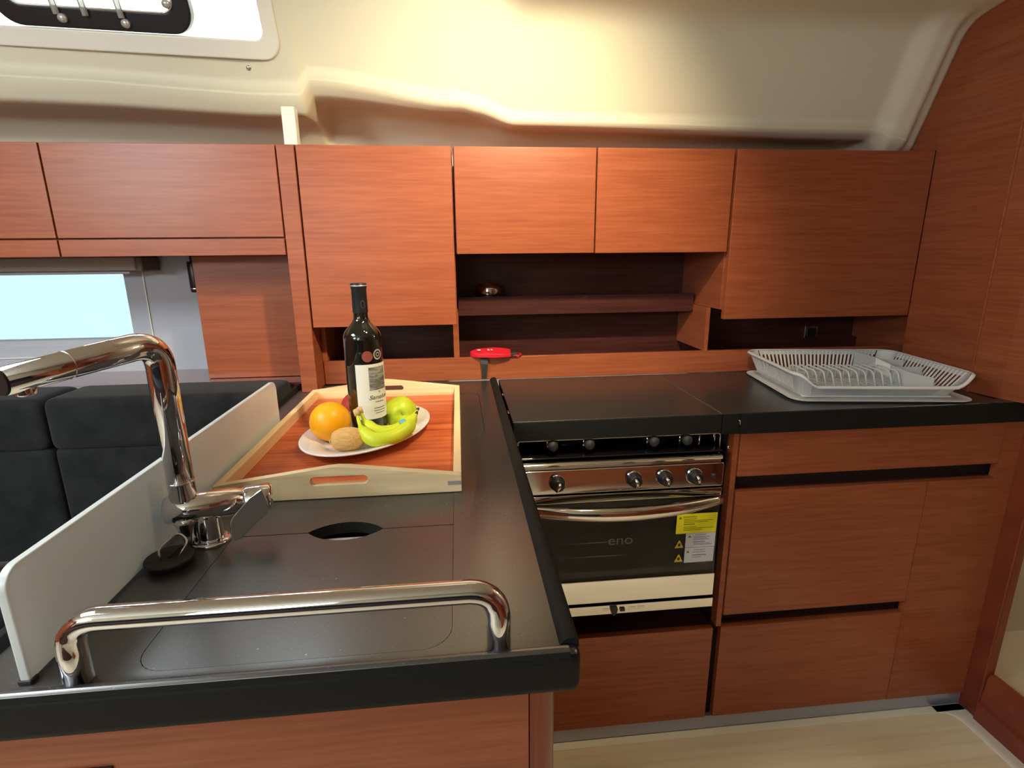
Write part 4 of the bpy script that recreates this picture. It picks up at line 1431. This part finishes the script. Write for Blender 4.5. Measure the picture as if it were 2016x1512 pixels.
def wall_strip(bm, p, q, zlo, zhi, th=0.0012):
    """Slanted strip: p base point(s), q rim point(s) as 2D; four corners with thickness along the inside."""
    (p0, p1), (q0, q1) = p, q
    d = (Vector(p1) - Vector(p0)).normalized()
    nn_ = Vector((-d.y, d.x)) * th
    v = []
    for s in (0, 1):
        for (pt_, z) in ((p0, zlo[0]), (p1, zlo[1]), (q1, zhi[1]), (q0, zhi[0])):
            v.append(bm.verts.new((pt_[0] + nn_.x * s, pt_[1] + nn_.y * s, z)))
    for f in ((0, 1, 2, 3), (7, 6, 5, 4), (0, 4, 5, 1), (1, 5, 6, 2), (2, 6, 7, 3), (3, 7, 4, 0)):
        bm.faces.new([v[i] for i in f])


def mixp(a, b, u):
    return (a[0] + (b[0] - a[0]) * u, a[1] + (b[1] - a[1]) * u)


# ribbed sides: back, left, right; plain corners and low plain front
bm = NB()
sides = {'back': ((-HX + 0.054, HY - 0.018), (HX - 0.060, HY - 0.018), (-HX + 0.040, HY), (HX - 0.040, HY), 30),
         'left': ((-HX + 0.024, HY - 0.048), (-HX + 0.024, -HY + 0.060), (-HX, HY - 0.036), (-HX, -HY + 0.040), 22),
         'right': ((HX - 0.030, -HY + 0.060), (HX - 0.030, HY - 0.048), (HX, -HY + 0.040), (HX, HY - 0.036), 20)}
ribs = {}
for nm, (pa, pb, qa, qb, cnt) in sides.items():
    for i in range(cnt):
        u0, u1 = (i + 0.12) / cnt, (i + 0.60) / cnt
        ribs.setdefault(nm, []).append(((mixp(pa, pb, u0), mixp(pa, pb, u1)), (mixp(qa, qb, u0), mixp(qa, qb, u1))))
for nm, rs in ribs.items():
    bm = NB()
    for p, q in rs:
        wall_strip(bm, p, q, (0.012, 0.012), (rim_z(*q[0]) - 0.004, rim_z(*q[1]) - 0.004))
    obj('side_grille', bm, M['rack_rib'], t, local=True)
bm = NB()
for nm, (pa, pb, qa, qb, cnt) in sides.items():
    for z0, z1, h0, h1 in ((0.0, 0.16, 0.012, 0.070), (0.80, 1.0, 0.012, 0.070)):
        pm0, pm1 = mixp(pa, qa, z0), mixp(pb, qb, z0)
        qm0, qm1 = mixp(pa, qa, z1), mixp(pb, qb, z1)
        zz = lambda s: 0.012 + (RB - 0.016) * s
        wall_strip(bm, (pm0, pm1), (qm0, qm1), (zz(z0),) * 2, (zz(z1),) * 2, 0.0008)
# rounded corner sheets and the front sheet
nb = len(base_o)
for i in range(nb):
    j = (i + 1) % nb
    a_, b_ = base_o[i], base_o[j]
    c_r, d_r = rim_o[i], rim_o[j]
    ln = (Vector(a_) - Vector(b_)).length
    front = a_[1] < -HY + 0.032 and b_[1] < -HY + 0.032 and ln > 0.1
    if ln < 0.02:
        wall_strip(bm, (a_, b_), (c_r, d_r), (0.012, 0.012), (rim_z(*c_r) - 0.004, rim_z(*d_r) - 0.004), 0.0008)
    if front:
        for s in range(8):
            wall_strip(bm, (mixp(a_, b_, s / 8), mixp(a_, b_, (s + 1) / 8)), (mixp(c_r, d_r, s / 8), mixp(c_r, d_r, (s + 1) / 8)), (0.012, 0.012), (rim_z(*mixp(c_r, d_r, s / 8)) - 0.004, rim_z(*mixp(c_r, d_r, (s + 1) / 8)) - 0.004), 0.0008)
obj('side_walls', bm, M['rack_plastic'], t, local=True)
# slatted basket floor
bm = NB()
for i in range(30):
    x = -HX + 0.034 + i * (2 * HX - 0.074) / 29
    box(bm, x - 0.0028, x + 0.0028, -HY + 0.034, HY - 0.022, 0.0095, 0.0120)
for i in range(7):
    y = -HY + 0.036 + i * (2 * HY - 0.060) / 6
    box(bm, -HX + 0.030, HX - 0.036, y - 0.003, y + 0.003, 0.0085, 0.0110)
obj('basket_floor', bm, M['rack_rib'], t, local=True)
# plate loops
for i in range(12):
    x = -0.128 + i * 0.0215
    lp = arc_path([(x - 0.004, 0.052, 0.0125), (x - 0.004, 0.052, 0.054), (x + 0.004, -0.030, 0.050), (x + 0.010, -0.040, 0.0125)], 0.016, 6)
    obj('plate_loop', tube(NB(), lp, 0.0021, 8), M['rack_rib'], t, local=True, smooth=True)
# cutlery compartment
bm = NB()
pa, pb = (0.100, HY - 0.020), (0.150, -HY + 0.060)
nseg = 16
top = lambda u: 0.071 - 0.020 * (1 / (1 + math.exp(-(u - 0.55) * 14)))
for s in range(nseg):
    u0, u1 = s / nseg, (s + 1) / nseg
    bow = lambda u: (mixp(pa, pb, u)[0] - 0.010 * sin(pi * u), mixp(pa, pb, u)[1])
    wall_strip(bm, (bow(u0), bow(u1)), (bow(u0), bow(u1)), (0.012, 0.012), (top(u0), top(u1)), 0.0016)
box(bm, 0.115, 0.190, -0.010, -0.0085, 0.012, 0.058)
box(bm, 0.105, 0.190, 0.068, 0.0695, 0.012, 0.062)
obj('cutlery_divider', bm, M['rack_plastic'], t, local=True)
bm = NB()
bw = lambda u, o_: (mixp(pa, pb, u)[0] - 0.010 * sin(pi * u) - 0.0035 + o_, mixp(pa, pb, u)[1])
wall_strip(bm, (bw(0.36, 0), bw(0.56, 0)), (bw(0.36, 0), bw(0.56, 0)), (0.034, 0.026), (0.070, 0.060), -0.0008)
obj('price_tag', bm, M['tag_white'], t, local=True, label='white price sticker')

# ================================================================== SMALL THINGS
# red folded item on the back rail
t = thing('red_pouch', 'small red folded cloth pouch with black strap lying on the back rail', 'pouch', (0.10, 1.545, 1.003))
bm = NB()
outl = [(-0.070, 0.004), (-0.060, -0.010), (-0.040, -0.020), (-0.018, -0.022), (0.004, -0.030), (0.034, -0.024), (0.050, -0.018), (0.052, 0.012), (0.030, 0.016), (0.0, 0.016), (-0.050, 0.014)]
prism(bm, [(0.100 + x, 1.548 + y) for x, y in outl], 'z', 1.0035, 1.0095)
for v in bm.verts:
    if v.co.z > 1.005:
        v.co.z += 0.004 * cos((v.co.x - 0.09) * 30) + 0.003 + max(0, (v.co.y - 1.525)) * 0.32
obj('cloth', bm, M['red'], t, bevel=0.002, segs=3)
bm = NB()
for x, w in ((0.052, 0.010), (0.082, 0.006), (0.092, 0.005)):
    box(bm, x, x + w, 1.538, 1.556, 1.0235, 1.0242)
obj('white_print', bm, M['white_plastic'], t)
obj('sleeve', B(0.148, 0.170, 1.535, 1.556, 1.0035, 1.0145), M['strap'], t, bevel=0.002)
obj('cord_loop', tube(NB(), arc_path([(0.150, 1.538, 1.006), (0.176, 1.534, 1.007), (0.184, 1.545, 1.010), (0.172, 1.556, 1.009)], 0.008, 5), 0.0020, 8), M['red'], t, smooth=True)
bm = NB()
stp = [(1.556, 1.0045), (1.542, 1.0045), (1.5385, 1.001), (1.5330, 0.985), (1.5345, 0.968), (1.5390, 0.940)]
xs_ = [(0.058, 0.080), (0.058, 0.080), (0.059, 0.082), (0.062, 0.082), (0.064, 0.080), (0.063, 0.078)]
va, vb = [], []
for (y, z), (x0, x1) in zip(stp, xs_):
    va.append((bm.verts.new((x0, y, z)), bm.verts.new((x1, y, z))))
    vb.append((bm.verts.new((x0, y - 0.0012, z - 0.001)), bm.verts.new((x1, y - 0.0012, z - 0.001))))
for L1_, fl in ((va, 0), (vb, 1)):
    for i in range(len(L1_) - 1):
        bm.faces.new((L1_[i][0], L1_[i][1], L1_[i + 1][1], L1_[i + 1][0]))
for i in range(len(va) - 1):
    for s in (0, 1):
        bm.faces.new((va[i][s], va[i + 1][s], vb[i + 1][s], vb[i][s]))
for i in (0, -1):
    bm.faces.new((va[i][0], va[i][1], vb[i][1], vb[i][0]))
obj('strap', bm, M['strap'], t)

# screw in the headliner
p = Vector((-0.485, slope_y(1.7425), 1.7425))
bm = tube(NB(), [p + UN * 0.001, p - UN * 0.002, p - UN * 0.004], [0.0065, 0.0060, 0.0035], 18)
tag(obj('liner_screw', bm, M['brushed'], smooth=True), 'single small screw head in the cream headliner below the window corner', 'screw')

# flush ceiling spots and the added headliner fill lamp (above the picture)
for i, (x, y, lb_) in enumerate(((0.28, 0.66, 'round flush ceiling spot above the island'), (0.72, 0.22, 'round flush ceiling spot above the galley floor'))):
    tt = thing('ceiling_spot', lb_, 'ceiling light', (x, y, 1.962))
    obj('housing', lathe(NB(), [(0.026, 0.0), (0.036, 0.0), (0.038, 0.004), (0.038, 0.020), (0.026, 0.020)], 32, (x, y, 1.962)), M['chrome'], tt, smooth=True)
d_ = (Vector((-0.22, 1.45, 1.70)) - Vector((0.06, 0.72, 1.885))).normalized()
c_l = Vector((0.06, 0.72, 1.885))
tt = thing('liner_fill_lamp', 'unseen small swivelling lamp added to brighten the headliner', 'ceiling light', (0.06, 0.72, 1.96))
obj('lamp_head', tube(NB(), [c_l - d_ * 0.05, c_l - d_ * 0.012], [0.030, 0.042], 24), M['chrome'], tt, smooth=True)
obj('arm', tube(NB(), [c_l - d_ * 0.045, (0.06, 0.72, 1.975)], 0.006, 10), M['chrome'], tt, smooth=True)
